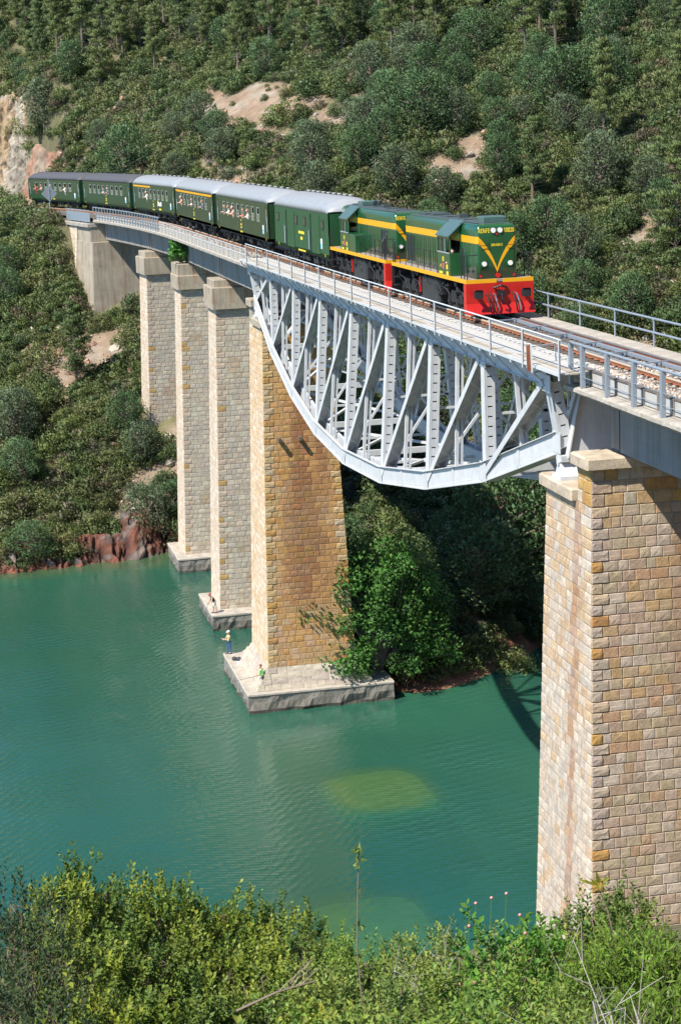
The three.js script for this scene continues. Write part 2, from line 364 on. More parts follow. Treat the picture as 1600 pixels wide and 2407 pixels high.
// ------------------------------------------------------------------ masonry
const stoneShapes = Array.from({ length: 10 }, (_, k) => { // unit blocks: x, y in -0.5..0.5, face towards +z at 0..1
  const rnd = random(900 + k), b = new MB(), quoin = k >= 6, nx = 4, ny = 3, ex = 0.05, ey = 0.075;
  const P = [];
  for (let j = 0; j <= ny; j++) for (let i = 0; i <= nx; i++) {
    const edge = i === 0 || j === 0 || i === nx || j === ny, x = lerp(-0.5 + ex, 0.5 - ex, i / nx), y = lerp(-0.5 + ey, 0.5 - ey, j / ny);
    P.push(V(x + (rnd() - 0.5) * 0.04, y + (rnd() - 0.5) * 0.06, edge ? 0.62 + 0.22 * rnd() : 0.7 + (quoin ? 0.45 : 0.38) * rnd()));
  }
  const at = (i, j) => P[j * (nx + 1) + i];
  for (let j = 0; j < ny; j++) for (let i = 0; i < nx; i++) b.quad(at(i, j), at(i + 1, j), at(i + 1, j + 1), at(i, j + 1));
  const c = [V(-0.5, -0.5, 0), V(0.5, -0.5, 0), V(0.5, 0.5, 0), V(-0.5, 0.5, 0)];
  b.quad(c[0], c[1], at(nx, 0), at(0, 0)).quad(c[1], c[2], at(nx, ny), at(nx, 0)).quad(c[2], c[3], at(0, ny), at(nx, ny)).quad(c[3], c[0], at(0, 0), at(0, ny));
  for (let i = 1; i < nx; i++) { b.tri(at(0, 0), at(i + 1, 0), at(i, 0)); b.tri(at(0, ny), at(i, ny), at(i + 1, ny)); }
  for (let j = 1; j < ny; j++) { b.tri(at(0, 0), at(0, j), at(0, j + 1)); b.tri(at(nx, 0), at(nx, j + 1), at(nx, j)); }
  const g = b.geo();
  for (let i = 0; i < g.attributes.uv.count; i++) g.attributes.uv.setXY(i, g.attributes.position.getX(i) * 0.6 + k * 0.37, g.attributes.position.getY(i) * 0.4 + k * 0.21);
  return g;
});
const tinted = new Map();
function stoneGeometry(shape, rgb) {
  const q = rgb.map((c) => Math.round(c * 32) / 32), key = shape + ':' + q.join();
  if (!tinted.has(key)) {
    const g = stoneShapes[shape].clone(), n = g.attributes.position.count, C = new Float32Array(n * 3);
    for (let i = 0; i < n; i++) C.set(q, i * 3);
    g.setAttribute('color', new THREE.BufferAttribute(C, 3));
    tinted.set(key, g);
  }
  return tinted.get(key);
}
// lays courses of stones on a quadrilateral face and returns their places
function courses(TL, TR, BR, BL, h, seed, paint, { quoinL = true, quoinR = true, joint = 0.017, long = 1, relief = 0.65 } = {}) {
  const rnd = random(seed), out = [], H = TL.clone().sub(BL).length(), rows = Math.max(1, Math.round(H / h));
  const up = TL.clone().add(TR).sub(BL).sub(BR).normalize();
  for (let r = 0; r < rows; r++) {
    const t = (r + 0.5) / rows, L = BL.clone().lerp(TL, t), R = BR.clone().lerp(TR, t), w = L.distanceTo(R), u = R.clone().sub(L).normalize(), n = new THREE.Vector3().crossVectors(u, up).normalize();
    const rh = H / rows, odd = (r + seed) % 2;
    const cells = [];
    let x = 0, end = w;
    if (quoinL) { const q = (odd ? 0.62 : 0.98) * rh * 1.75; cells.push([0, q, true]); x = q; }
    if (quoinR) { const q = (odd ? 0.98 : 0.62) * rh * 1.75; cells.push([w - q, w, true]); end = w - q; }
    const first = cells.length;
    while (x < end - 1e-3) {
      let q = rh * long * (0.85 + 0.95 * rnd());
      if (end - x - q < rh * 0.7) q = end - x;
      cells.push([x, x + q, false]); x += q;
    }
    if (first > 2) throw new Error('cells');
    for (const [a, b, quoin] of cells) {
      const c = L.clone().addScaledVector(u, (a + b) / 2);
      const depth = (quoin ? 0.08 + 0.03 * rnd() : 0.024 + 0.022 * rnd()) * relief;
      const m = new THREE.Matrix4().makeBasis(u.clone().multiplyScalar(b - a - joint), up.clone().multiplyScalar(rh - joint), n.clone().multiplyScalar(depth)).setPosition(c.addScaledVector(n, -0.004));
      out.push({ m, shape: quoin ? 6 + Math.floor(rnd() * 4) : Math.floor(rnd() * 6), rgb: paint((a + b) / 2, c.y, w, rnd, quoin), quoin, u: (a + b) / 2, y: c.y });
    }
  }
  return out;
}
function layStones(parent, stones, rank) {
  stones.sort((a, b) => rank(a) - rank(b));
  stones.slice(0, 300).forEach((s) => {
    const o = new THREE.Mesh(stoneGeometry(s.shape, s.rgb), M.stone);
    o.name = 'stone'; o.castShadow = o.receiveShadow = true;
    s.m.decompose(o.position, o.quaternion, o.scale);
    parent.add(o);
  });
  const rest = stones.slice(300);
  if (!rest.length) return;
  const per = stoneShapes[0].attributes.position.count, P = new Float32Array(rest.length * per * 3), N = new Float32Array(P.length), C = new Float32Array(P.length), U = new Float32Array(rest.length * per * 2);
  const v = V(0, 0, 0), nm = new THREE.Matrix3();
  rest.forEach((s, k) => {
    const g = stoneShapes[s.shape];
    nm.getNormalMatrix(s.m);
    for (let i = 0; i < per; i++) {
      const at = (k * per + i) * 3;
      v.fromBufferAttribute(g.attributes.position, i).applyMatrix4(s.m).toArray(P, at);
      v.fromBufferAttribute(g.attributes.normal, i).applyMatrix3(nm).normalize().toArray(N, at);
      C.set(s.rgb, at);
      U[(k * per + i) * 2] = g.attributes.uv.getX(i) + k * 0.13; U[(k * per + i) * 2 + 1] = g.attributes.uv.getY(i);
    }
  });
  const g = new THREE.BufferGeometry();
  g.setAttribute('position', new THREE.BufferAttribute(P, 3)); g.setAttribute('normal', new THREE.BufferAttribute(N, 3)); g.setAttribute('color', new THREE.BufferAttribute(C, 3)); g.setAttribute('uv', new THREE.BufferAttribute(U, 2));
  stuff(put('further_stones', g, M.stone, parent));
}
const pick = (list, r) => list[Math.min(list.length - 1, Math.floor(r * list.length))];
const warmStones = [[0.50, 0.38, 0.26], [0.46, 0.35, 0.25], [0.42, 0.34, 0.25], [0.48, 0.30, 0.15], [0.44, 0.32, 0.22], [0.52, 0.42, 0.31], [0.40, 0.30, 0.21], [0.55, 0.48, 0.39], [0.45, 0.38, 0.29]];
const ochre = [[0.52, 0.30, 0.10], [0.50, 0.27, 0.085], [0.46, 0.24, 0.08], [0.54, 0.33, 0.13]];
const greyStones = [[0.55, 0.47, 0.36], [0.58, 0.50, 0.39], [0.52, 0.455, 0.36], [0.60, 0.52, 0.41], [0.50, 0.44, 0.355], [0.56, 0.46, 0.335]];
// a tapering pier; sections are [y, back x, front x, half width] from the top down, in the pier's own axes
function pier({ label, s, off = 0, sections: [T, B], seed, h, paintFront, paintSide, rank, long, relief = 0.65 }) {
  const { p, turn } = onTrack(s, off);
  const g = thing('stone_pier', label, 'bridge pier', 'stone piers of the viaduct', [p.x, B[0], p.z], turn);
  const q = ([y, x0, x1, a], i) => { const e = 0.012; y -= B[0]; return [V(x0 + e, y, a - e), V(x1 - e, y, a - e), V(x1 - e, y, -a + e), V(x0 + e, y, -a + e)]; };
  const lo = q(B), hi = q(T);
  put('core', new MB().hexa([...lo, ...hi]).geo(), relief < 0.6 ? M.mortarPale : M.mortar, g);
  const at = ([y, x0, x1, a]) => ({ fl: V(x1, y - B[0], a), fr: V(x1, y - B[0], -a), bl: V(x0, y - B[0], a) });
  const t = at(T), b = at(B);
  const stones = [
    ...courses(t.fl, t.fr, b.fr, b.fl, h, seed, paintFront, { long, relief }).map((o) => ({ ...o, face: 0 })),
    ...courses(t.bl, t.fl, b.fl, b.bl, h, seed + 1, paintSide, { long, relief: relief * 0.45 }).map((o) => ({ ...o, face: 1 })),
  ];
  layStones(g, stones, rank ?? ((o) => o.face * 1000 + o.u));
  return g;
}
const B5 = [-24, 63.5, 70.0, 2.98], T5 = [-4.82, 63.74, 68.54, 2.29];
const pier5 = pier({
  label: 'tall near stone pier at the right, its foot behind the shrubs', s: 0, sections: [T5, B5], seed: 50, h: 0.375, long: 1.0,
  paintFront: (u, y, w, r, quoin) => {
    const wet = smooth(2.3, 3.6, u) * smooth(9, 15, y) * 0.7, rowOchre = vnoise(u / 1.2, y / 1.6, 44);
    if (quoin) return r() < 0.24 ? pick(ochre, r()) : pick([[0.50, 0.42, 0.31], [0.46, 0.39, 0.30], [0.52, 0.40, 0.28]], r());
    const c = rowOchre > 0.66 - 0.2 * smooth(8, 17, y) && r() < 0.75 ? pick([...ochre, [0.5, 0.32, 0.17]], r()) : r() < 0.07 ? [0.62, 0.55, 0.46] : pick(warmStones, r());
    return c.map((v, k) => lerp(lerp(v, [0.46, 0.35, 0.24][k], 0.55), [0.30, 0.15, 0.07][k], wet * 0.8));
  },
  paintSide: (u, y, w, r) => { const o = smooth(8, 18, y), grooveShade = smooth(0.5, 0.1, Math.abs(u - 3.5)); const c = r() < 0.12 + 0.4 * o ? pick(ochre, r()).map((v, k) => lerp(v, [0.7, 0.58, 0.44][k], 0.5)) : pick([[0.64, 0.52, 0.40], [0.60, 0.48, 0.36], [0.68, 0.58, 0.46], [0.58, 0.50, 0.41]], r()); return c.map((v, k) => v * lerp(1, [0.78, 0.62, 0.55][k], grooveShade)); },  // sunlit paleness and the shade of a groove, both painted on a flat face
  rank: (o) => (o.face ? 400 + Math.abs(o.y - 14) : o.u < 3.3 ? o.u * 10 : 900),
});
function capStone(parent, y0, box, layers, name = 'cap', m = M.concreteWarm) { for (const [x0, x1, a, lo, hi] of layers) put(name, new MB().soft(x0, lo - y0, -a, x1, hi - y0, a, 0.06).geo(), m, parent); }
{ // the raised seat of the concrete girder and the lower seat of the truss
  const y0 = B5[0];
  put('raised_block', new MB().hexa([V(67.16, -4.82 - y0, 2.285), V(68.53, -4.82 - y0, 2.285), V(68.53, -4.82 - y0, -2.285), V(67.16, -4.82 - y0, -2.285), V(67.16, -3.48 - y0, 2.24), V(68.44, -3.48 - y0, 2.24), V(68.44, -3.48 - y0, -2.24), V(67.16, -3.48 - y0, -2.24)]).geo(), M.mortar, pier5);
  const st = [
    ...courses(V(68.44, -3.48 - y0, 2.24), V(68.44, -3.48 - y0, -2.24), V(68.54, -4.82 - y0, -2.29), V(68.54, -4.82 - y0, 2.29), 0.4, 71, (u, y, w, r) => pick([...ochre, ...warmStones], r())),
    ...courses(V(67.16, -3.48 - y0, 2.24), V(68.44, -3.48 - y0, 2.24), V(68.54, -4.82 - y0, 2.29), V(67.16, -4.82 - y0, 2.29), 0.4, 72, (u, y, w, r) => pick([...ochre, [0.6, 0.5, 0.38]], r()), { quoinL: false }),
  ];
  for (const k of st) { const o = new THREE.Mesh(stoneGeometry(k.shape, k.rgb), M.stone); o.name = 'stone'; k.m.decompose(o.position, o.quaternion, o.scale); pier5.add(o); }
  capStone(pier5, y0, null, [[63.5, 67.08, 2.52, -4.82, -4.40], [66.98, 68.76, 2.5, -3.48, -3.08]], 'cap_stone', mat([0.56, 0.46, 0.34], 0.9, { map: reps(tBlotch, 0.4), bump: reps(tGrain, 1), bumpScale: 0.015 }));
}
const B4 = [-28.3, -2.7, 3.97, 3.14], T4 = [-4.74, -2.2, 2.82, 2.32];
const pier4 = pier({
  label: 'rust stained stone pier on a broad plinth, under the far end of the steel truss', s: 0, sections: [T4, B4], seed: 40, h: 0.42, long: 1.05,
  paintFront: (u, y, w, r, quoin) => {
    const n = fbm(u / 2.2, y / 3.5, 46, 4), band = smooth(0.9, 2.2, u) * smooth(6.1, 4.4, u) * smooth(2.5, 6, y) * smooth(23, 19, y), streak = smooth(0.35, 0.62, fbm(u / 0.55, y / 9, 47, 3)) * band;
    if (quoin) return r() < 0.35 ? pick(ochre, r()) : pick([[0.56, 0.40, 0.21], [0.52, 0.40, 0.26], [0.58, 0.40, 0.18]], r());
    const base = y > 16 || r() < 0.66 ? pick([...ochre, [0.48, 0.32, 0.17], [0.50, 0.36, 0.2]], r()) : pick([...warmStones, [0.48, 0.33, 0.18]], r());
    return base.map((v, k) => lerp(v, [0.56, 0.32, 0.125][k], 0.62)).map((v, k) => lerp(lerp(v, [0.46, 0.225, 0.075][k], 0.62 * band * smooth(0.3, 0.5, n)), [0.24, 0.10, 0.04][k], 0.62 * streak));
  },
  paintSide: (u, y, w, r) => { const c = r() < 0.3 + 0.4 * smooth(8, 20, y) ? [0.70, 0.49, 0.29] : pick([[0.74, 0.58, 0.41], [0.70, 0.53, 0.35], [0.76, 0.62, 0.46]], r()); return c; },  // sunlit face: its brightness is put into paler stones than the front
});
{
  const y0 = B4[0];
  put('raised_block', new MB().box(-2.2, -4.74 - y0, -2.3, -0.75, -3.6 - y0, 2.3).geo(), M.concreteWarm, pier4);
  capStone(pier4, y0, null, [[-2.45, -0.55, 2.5, -3.6, -3.1], [-0.7, 3.1, 2.52, -4.74, -4.28]], 'cap_stone');
  // flared stone skirt, then the flat plinth that stands in the water
  const ring = (y, x0, x1, z0, z1) => [V(x0, y - y0, z1), V(x1, y - y0, z1), V(x1, y - y0, z0), V(x0, y - y0, z0)];
  put('skirt', new MB().loft([ring(-29.72, -4.2, 4.75, -4.2, 4.12), ring(-28.3, -2.8, 4.02, -3.2, 3.17)], true).geo(), M.concreteWarm, pier4);
  const f = courses(V(4.02, -28.3 - y0, 3.17), V(4.02, -28.3 - y0, -3.2), V(4.75, -29.7 - y0, -4.2), V(4.75, -29.7 - y0, 4.12), 0.5, 81, (u, y, w, r) => pick([[0.46, 0.40, 0.32], [0.40, 0.35, 0.28], [0.50, 0.43, 0.34]], r()), { long: 1.5 });
  const sd = courses(V(-2.8, -28.3 - y0, 3.17), V(4.02, -28.3 - y0, 3.17), V(4.75, -29.7 - y0, 4.12), V(-4.2, -29.7 - y0, 4.12), 0.5, 82, (u, y, w, r) => pick([[0.50, 0.43, 0.34], [0.44, 0.38, 0.30], [0.48, 0.40, 0.31]], r()), { long: 1.5 });
  for (const k of [...f, ...sd]) { const o = new THREE.Mesh(stoneGeometry(k.shape, k.rgb), M.stone); o.name = 'stone'; k.m.decompose(o.position, o.quaternion, o.scale); pier4.add(o); }
}
// rough plinth: a block with a lumpy rubble face
function plinth(parent, y0, x0, x1, z0, z1, top, seed) {
  const b = new MB(), low = -33.5, n = 7, pts = [], per = [[x0, z1, x1, z1], [x1, z1, x1, z0], [x1, z0, x0, z0], [x0, z0, x0, z1]], rings = [];
  for (let j = 0; j <= n; j++) {
    const y = lerp(low, top - 0.12, j / n), ring = [];
    for (const [ax, az, bx, bz] of per) {
      const len = Math.hypot(bx - ax, bz - az), m = Math.round(len / 0.32);
      for (let i = 0; i < m; i++) { const t = i / m, x = lerp(ax, bx, t), z = lerp(az, bz, t), k = j === n ? 0 : (fbm(t * len / 0.8 + seed * 7, y / 0.55, seed, 4) - 0.55) * 0.6 * (i ? 1 : 0.3), nx = (bz - az) / len, nz = -(bx - ax) / len; ring.push(V(x - nx * k, y, z - nz * k)); }
    }
    rings.push(ring);
  }
  const out = rings.map((r) => r.map((p) => V(p.x, p.y - y0, p.z)));
  for (let j = 0; j < n; j++) { const y = lerp(low, top, (j + 0.5) / n), t = smooth(WATER + 0.1, WATER + 0.95, y); b.tint = [0.30, 0.275, 0.235].map((c, q) => lerp([0.085, 0.08, 0.062][q], c, t)); b.loft([out[j], out[j + 1]]); } // a dark tide band below
  put('rubble_wall', b.geo(), M.rubble, parent);
  put('plinth_top', new MB().soft(x0 - 0.05, top - 0.16 - y0, z0 - 0.05, x1 + 0.05, top - y0, z1 + 0.05, 0.04).geo(), M.concretePale.clone(), parent).material.color.setRGB(0.47, 0.42, 0.35);
}
for (const z of [1.55, 0.12]) put('beam_stub', new MB().box(3.0, -12.5 - B4[0], z - 0.1, 3.75, -12.25 - B4[0], z + 0.1).geo(), M.timber, pier4);
plinth(pier4, B4[0], -6.0, 5.2, -5.5, 4.8, -29.7, 4);

const lichen = (u, y, w, r, quoin) => {
  if (quoin) return r() < 0.09 ? [0.52, 0.33, 0.12] : pick([[0.58, 0.48, 0.35], [0.54, 0.45, 0.34], [0.60, 0.50, 0.37], [0.56, 0.44, 0.30]], r());
  const c = pick(greyStones, r()), o = smooth(0.6, 0.72, fbm(u / 1.5, y / 2.5, 91, 3)) * 0.5;
  return c.map((v, k) => lerp(v, [0.45, 0.30, 0.16][k], o));
};
const paleSide = (u, y, w, r) => pick([[0.70, 0.58, 0.44], [0.66, 0.54, 0.41], [0.74, 0.62, 0.48], [0.68, 0.51, 0.36]], r());  // sun on the side faces painted in as paler stone colours
function farPier(label, s, yBot, seed, half, capLayers, plin) {
  const [x0, x1] = [-1.95, 1.95], T = [-5.38, x0, x1, 2.15], k = (-5.38 - yBot) / 24.5, B = [yBot, x0 - 0.45 * k, x1 + 0.5 * k, 2.15 + 0.92 * k];
  const g = pier({ label, s, sections: [T, B], seed, h: 0.43, paintFront: lichen, paintSide: paleSide, long: 1.05, relief: 0.4 });
  capStone(g, yBot, null, capLayers, 'cap');
  if (plin) { plinth(g, yBot, ...plin); }
  return g;
}
const caps = [[-2.2, 2.25, 2.45, -5.38, -3.66], [-1.7, 1.75, 2.2, -3.66, -3.08]];
farPier('pale stone pier second from the water gap, with two anglers\' plinths nearby and a plain concrete cap', -21.75, -29.9, 30, 2.2, caps, [-3.6, 4.2, -3.9, 3.95, -29.75, 3]).userData.label = 'pale stone pier on a plinth where an angler in a dark vest stands';
farPier('', -43.2, -29.9, 20, 2.2, [[-2.2, 2.25, 2.45, -5.38, -4.12], [-2.05, 2.1, 2.36, -4.12, -3.08]], [-3.4, 4.1, -3.9, 3.95, -29.75, 2]).userData.label = 'pale stone pier at the water edge with a fig bush on its cap';
farPier('', -64.4, -22.5, 10, 2.2, caps).userData.label = 'shorter stone pier standing on the far bank beside the concrete abutment';
{ // abutment: concrete block under a stone wing
  const { p, turn } = onTrack(-91, 0);
  const g = thing('bridge_abutment', 'tall concrete and stone abutment at the far end of the viaduct, streaked with rust', 'abutment', null, [p.x, -16, p.z], turn);
  put('concrete_block', new MB().hexa([V(-3.2, -2, 3.9), V(4.6, -2, 3.7), V(4.6, -2, -3.7), V(-3.2, -2, -3.9), V(-3.2, 12.8, 3.2), V(4.1, 12.8, 3.0), V(4.1, 12.8, -3.0), V(-3.2, 12.8, -3.2)]).geo(), M.concreteWarm, g);
  put('stone_wing', new MB().hexa([V(-11, -1, 4.6), V(-3.3, -1, 4.3), V(-3.3, -1, -4), V(-11, -1, -4), V(-11, 14.5, 3.0), V(-3.3, 14.5, 3.0), V(-3.3, 14.5, -3), V(-11, 14.5, -3)]).geo(), mat([0.52, 0.43, 0.31], 0.9, { map: reps(tBlotch, 0.4), bump: reps(tGrain, 1), bumpScale: 0.03 }), g);
  put('stone_shoulder', new MB().box(-3.2, 12.8, -2.95, 3.0, 14.5, 2.95).geo(), M.concreteWarm, g);
  const st = courses(V(-11, 14.4, 3.02), V(-3.3, 14.4, 3.02), V(-3.3, 3, 3.98), V(-11, 3, 4.18), 0.5, 95, paleSide, { quoinL: false, quoinR: true, long: 1.3 });
  layStones(g, st, (o) => -o.y);
  put('coping', new MB().soft(-11.2, 14.5, -3.3, 3.1, 14.9, 3.3, 0.05).geo(), M.concretePale, g);
}
// two old footings under the surface
for (const [x, z, a, b, lab] of [[22.5, -0.3, 4.2, 3.3, 'pale drowned footing showing as a lone blurred patch in mid water'], [42, 4.5, 4.5, 3.2, 'pale drowned footing just beyond the near shrubs']]) {
  const g = thing('drowned_footing', lab, 'footing', 'drowned footings in the river', [x, -36, z], 0.05);
  const r = random(7), n = 26, ring = (y, k) => Array.from({ length: n }, (_, i) => { const t = -i / n * Math.PI * 2, c = Math.cos(t), s = Math.sin(t), q = Math.pow(Math.abs(c) ** 4 + Math.abs(s) ** 4, -0.25) * k * (0.97 + 0.06 * vnoise(i * 0.7, 0, 4)); return V(a * c * q, y, b * s * q); });
  const m = new MB(), rings = [[0, 1.3, 0], [4.1, 1.1, 0.12], [4.4, 1.02, 0.4], [4.58, 0.92, 0.8], [4.62, 0.7, 1], [4.62, 0.01, 0.95]];
  for (let k = 0; k + 1 < rings.length; k++) { m.tint = [0.55, 0.16, 0.055].map((c, q) => lerp([0.02, 0.022, 0.014][q], c, rings[k][2])); m.loft([ring(rings[k][0], rings[k][1]), ring(rings[k + 1][0], rings[k + 1][1])]); }
  put('block', m.geo(), mat([1, 1, 1], 0.95, { vc: true, map: reps(tBlotch, 0.25) }), g);
}

// ------------------------------------------------------------------ the steel truss
const NODE = Array.from({ length: 9 }, (_, k) => 32.6 + 8.05 * (k - 4));
const YB = [-3.55, -5.95, -7.66, -8.76, -9.12, -8.76, -7.66, -5.95, -3.55].map((y) => y), ZB = [2.0, 2.42, 2.72, 2.92, 3.02, 2.92, 2.72, 2.38, 1.95], YT = -0.85, ZT = 2.38;
{
  const t = thing('steel_truss_span', 'pale grey riveted fish-bellied steel truss carrying the locomotives over the water', 'truss bridge', null, [0, 0, 0]);
  const bot = (k, s) => V(NODE[k], YB[k] + 0.42, ZB[k] * s), top = (k, s) => V(NODE[k], YT, ZT * s);
  const half = (f, k, s) => f(k, s).lerp(f(k + 1, s), 0.5);
  const rivets = (b, a, c, side, n, off) => { for (let i = 1; i < n; i++) { const p = a.clone().lerp(c, i / n).add(off); b.box(p.x - 0.022, p.y - 0.022, p.z - 0.02, p.x + 0.022, p.y + 0.022, p.z + 0.02); } };
  for (const s of [1, -1]) {
    for (let k = 0; k < 8; k++) {
      const a = bot(k, s), c = bot(k + 1, s), b = new MB(), d = V(0, 1, 0);
      // two deep webs with a flange below
      for (const z of [0.24, -0.24]) b.bar(a.clone().add(V(0, 0.02, z)), c.clone().add(V(0, 0.02, z)), 0.035, 0.8);
      b.bar(a.clone().add(V(0, -0.4, 0)), c.clone().add(V(0, -0.4, 0)), 0.66, 0.05);
      for (const z of [0.3, -0.3]) b.bar(a.clone().add(V(0, 0.4, z)), c.clone().add(V(0, 0.4, z)), 0.14, 0.03);
      const m = a.clone().lerp(c, 0.5).add(V(0, 0.02, 0.275 * s));
      b.box(m.x - 0.16, m.y - 0.36, m.z - 0.02, m.x + 0.16, m.y + 0.36, m.z + 0.02);
      rivets(b, a.clone().add(V(0.3, -0.28, 0.262 * s)), c.clone().add(V(-0.3, -0.28, 0.262 * s)), s, 40, V(0, 0, 0));
      put('bottom_chord', b.geo(), M.steel, t);
      const u = new MB(), ta = top(k, s), tc = top(k + 1, s);
      for (const z of [0.2, -0.2]) u.bar(ta.clone().add(V(0, 0.05, z)), tc.clone().add(V(0, 0.05, z)), 0.03, 0.5);
      u.bar(ta.clone().add(V(0, 0.31, 0)), tc.clone().add(V(0, 0.31, 0)), 0.56, 0.03).bar(ta.clone().add(V(0, -0.19, 0.24)), tc.clone().add(V(0, -0.19, 0.24)), 0.1, 0.02);
      put('top_chord', u.geo(), M.steel, t);
      // gusset plates at the lower joint
      const gus = (q, dz) => { const p = q.clone().add(V(0, 0.0, dz)); new MB(); return p; };
      // mid-panel hanger of two angles
      const ha = half(bot, k, s), hb = half(top, k, s), hg = new MB();
      hg.bar(ha.clone().add(V(0, 0.3, 0.1 * s)), hb.clone().add(V(0, 0, 0.1 * s)), 0.16, 0.14).bar(ha.clone().add(V(0, 0.3, -0.12 * s)), hb.clone().add(V(0, 0, -0.12 * s)), 0.1, 0.1);
      put('hanger', hg.geo(), M.steel, t);
      // diagonal: latticed box from the upper joint down towards the far end
      const p = top(k + 1, s).add(V(-0.25, -0.1, 0)), q = bot(k, s).add(V(0.3, 0.05, 0)), dg = new MB(), ax = q.clone().sub(p), L = ax.length();
      const side = new THREE.Vector3().crossVectors(ax.clone().normalize(), V(0, 0, 1)).normalize();
      for (const z of [0.28, -0.28]) dg.bar(p.clone().add(V(0, 0, z)), q.clone().add(V(0, 0, z)), 0.025, 0.26);
      dg.bar(p.clone().addScaledVector(side, 0.12), q.clone().addScaledVector(side, 0.12), 0.56, 0.02);
      const nl = Math.max(5, Math.round(L / 0.55));
      for (let i = 0; i < nl; i++) { const f = i / nl, f2 = (i + 1) / nl, z = i % 2 ? 0.26 : -0.26; for (const w of [-0.125]) dg.bar(p.clone().addScaledVector(ax, f).addScaledVector(side, w).add(V(0, 0, z)), p.clone().addScaledVector(ax, f2).addScaledVector(side, w).add(V(0, 0, -z)), 0.055, 0.012); }
      put('diagonal', dg.geo(), M.steel, t);
    }
    for (let k = 0; k < 9; k++) {
      const a = bot(k, s).add(V(0, -0.15, 0)), c = top(k, s), b = new MB(), ends = k === 0 || k === 8, w = ends ? 0.66 : 0.5;
      for (const z of [0.2, -0.2]) { b.bar(a.clone().add(V(0, 0, z * s)), c.clone().add(V(0, 0, z * s)), w, 0.035, V(0, 0, 1)); for (const x of [1, -1]) b.bar(a.clone().add(V(x * (w / 2 - 0.02), 0, (z - Math.sign(z) * 0.05) * s)), c.clone().add(V(x * (w / 2 - 0.02), 0, (z - Math.sign(z) * 0.05) * s)), 0.03, 0.1, V(0, 0, 1)); }
      const n = Math.max(3, Math.round(a.distanceTo(c) / 0.42));
      for (let i = 0; i < n; i++) for (const x of [1, -1]) { // batten plates on the two open sides
        const p = a.clone().lerp(c, (i + 0.07) / n).add(V(x * (w / 2 - 0.02), 0, 0)), q = a.clone().lerp(c, (i + 0.93) / n).add(V(x * (w / 2 - 0.02), 0, 0)); b.bar(p, q, 0.018, 0.36, V(0, 0, 1)); }
      put('vertical_post', b.geo(), M.steel, t);
      // gussets, outer face
      const gz = V(0, 0, 0.29 * s), gb = new MB(), B0 = bot(k, s).add(gz);
      gb.bar(B0.clone().add(V(-0.42, 0.02, 0)), B0.clone().add(V(0.42, 0.02, 0)), 0.022, 0.78);
      gb.bar(c.clone().add(V(-0.5, -0.1, 0.23 * s)), c.clone().add(V(0.5, -0.1, 0.23 * s)), 0.022, 0.62);
      put('gusset_plate', gb.geo(), M.steel, t);
    }
  }
  for (let k = 0; k < 9; k++) { // cross frames
    const a = bot(k, 1), b = bot(k, -1), c = top(k, 1), d = top(k, -1), m = new MB();
    m.bar(c.clone().add(V(0, 0.1, 0)), d.clone().add(V(0, 0.1, 0)), 0.26, 0.62);
    put('floor_beam', m.geo(), M.steel, t);
    const x = new MB();
    x.bar(a.clone().add(V(0, 0.05, 0)), b.clone().add(V(0, 0.05, 0)), 0.2, 0.3);
    if (k > 0 && k < 8) {
      const e = a.clone().lerp(c, 0.5), f = b.clone().lerp(d, 0.5);
      x.bar(a, d, 0.1, 0.12).bar(b, c, 0.1, 0.12).bar(e, f, 0.1, 0.1);
    } else {
      const sx = k ? 0.45 : -0.45; // solid end frame, flared flange on its edge
      x.quad(V(a.x + sx, a.y - 0.5, a.z), V(b.x + sx, b.y - 0.5, b.z), V(d.x + sx, d.y + 0.2, 1.25 * Math.sign(d.z)), V(c.x + sx, c.y + 0.2, 1.25 * Math.sign(c.z)));
      for (const z of [1, -1]) x.bar(V(a.x + sx, a.y - 0.5, a.z * z + 0.05 * z), V(a.x + sx, c.y + 0.35, 1.38 * z), 0.34, 0.05, V(0, 0, 1));
      x.bar(V(a.x, a.y + 0.2, a.z + 0.02), V(a.x + sx, a.y + 1.8, 1.6), 0.3, 0.05).bar(V(a.x, a.y, -a.z), V(a.x + sx, a.y + 1.8, -1.6), 0.3, 0.05);
    }
    put('cross_frame', x.geo(), M.steel, t);
  }
  for (let k = 0; k < 8; k++) { // lateral bracing low down, stringers and bracing under the rails
    const x = new MB();
    x.bar(bot(k, 1), bot(k + 1, -1), 0.16, 0.12).bar(bot(k, -1), bot(k + 1, 1), 0.16, 0.12);
    const h1 = half(bot, k, 1), h2 = half(bot, k, -1);
    x.bar(h1, h2, 0.12, 0.12);
    put('lateral_brace', x.geo(), M.steel, t);
    const g = new MB(), x0 = NODE[k] + 0.14, x1 = NODE[k + 1] - 0.14;
    for (const z of [0.87, -0.87]) { g.box(x0, -0.98, z - 0.012, x1, -0.46, z + 0.012).box(x0, -0.46, z - 0.13, x1, -0.43, z + 0.13).box(x0, -1.0, z - 0.13, x1, -0.97, z + 0.13); for (let i = 1; i < 5; i++) { const q = lerp(x0, x1, i / 5); g.box(q - 0.04, -0.97, z - 0.11, q + 0.04, -0.46, z + 0.11); } }
    g.bar(V(x0, -0.6, 0.86), V((x0 + x1) / 2, -0.6, -0.86), 0.08).bar(V(x1, -0.6, 0.86), V((x0 + x1) / 2, -0.6, -0.86), 0.08);
    put('stringer', g.geo(), M.steel, t);
  }
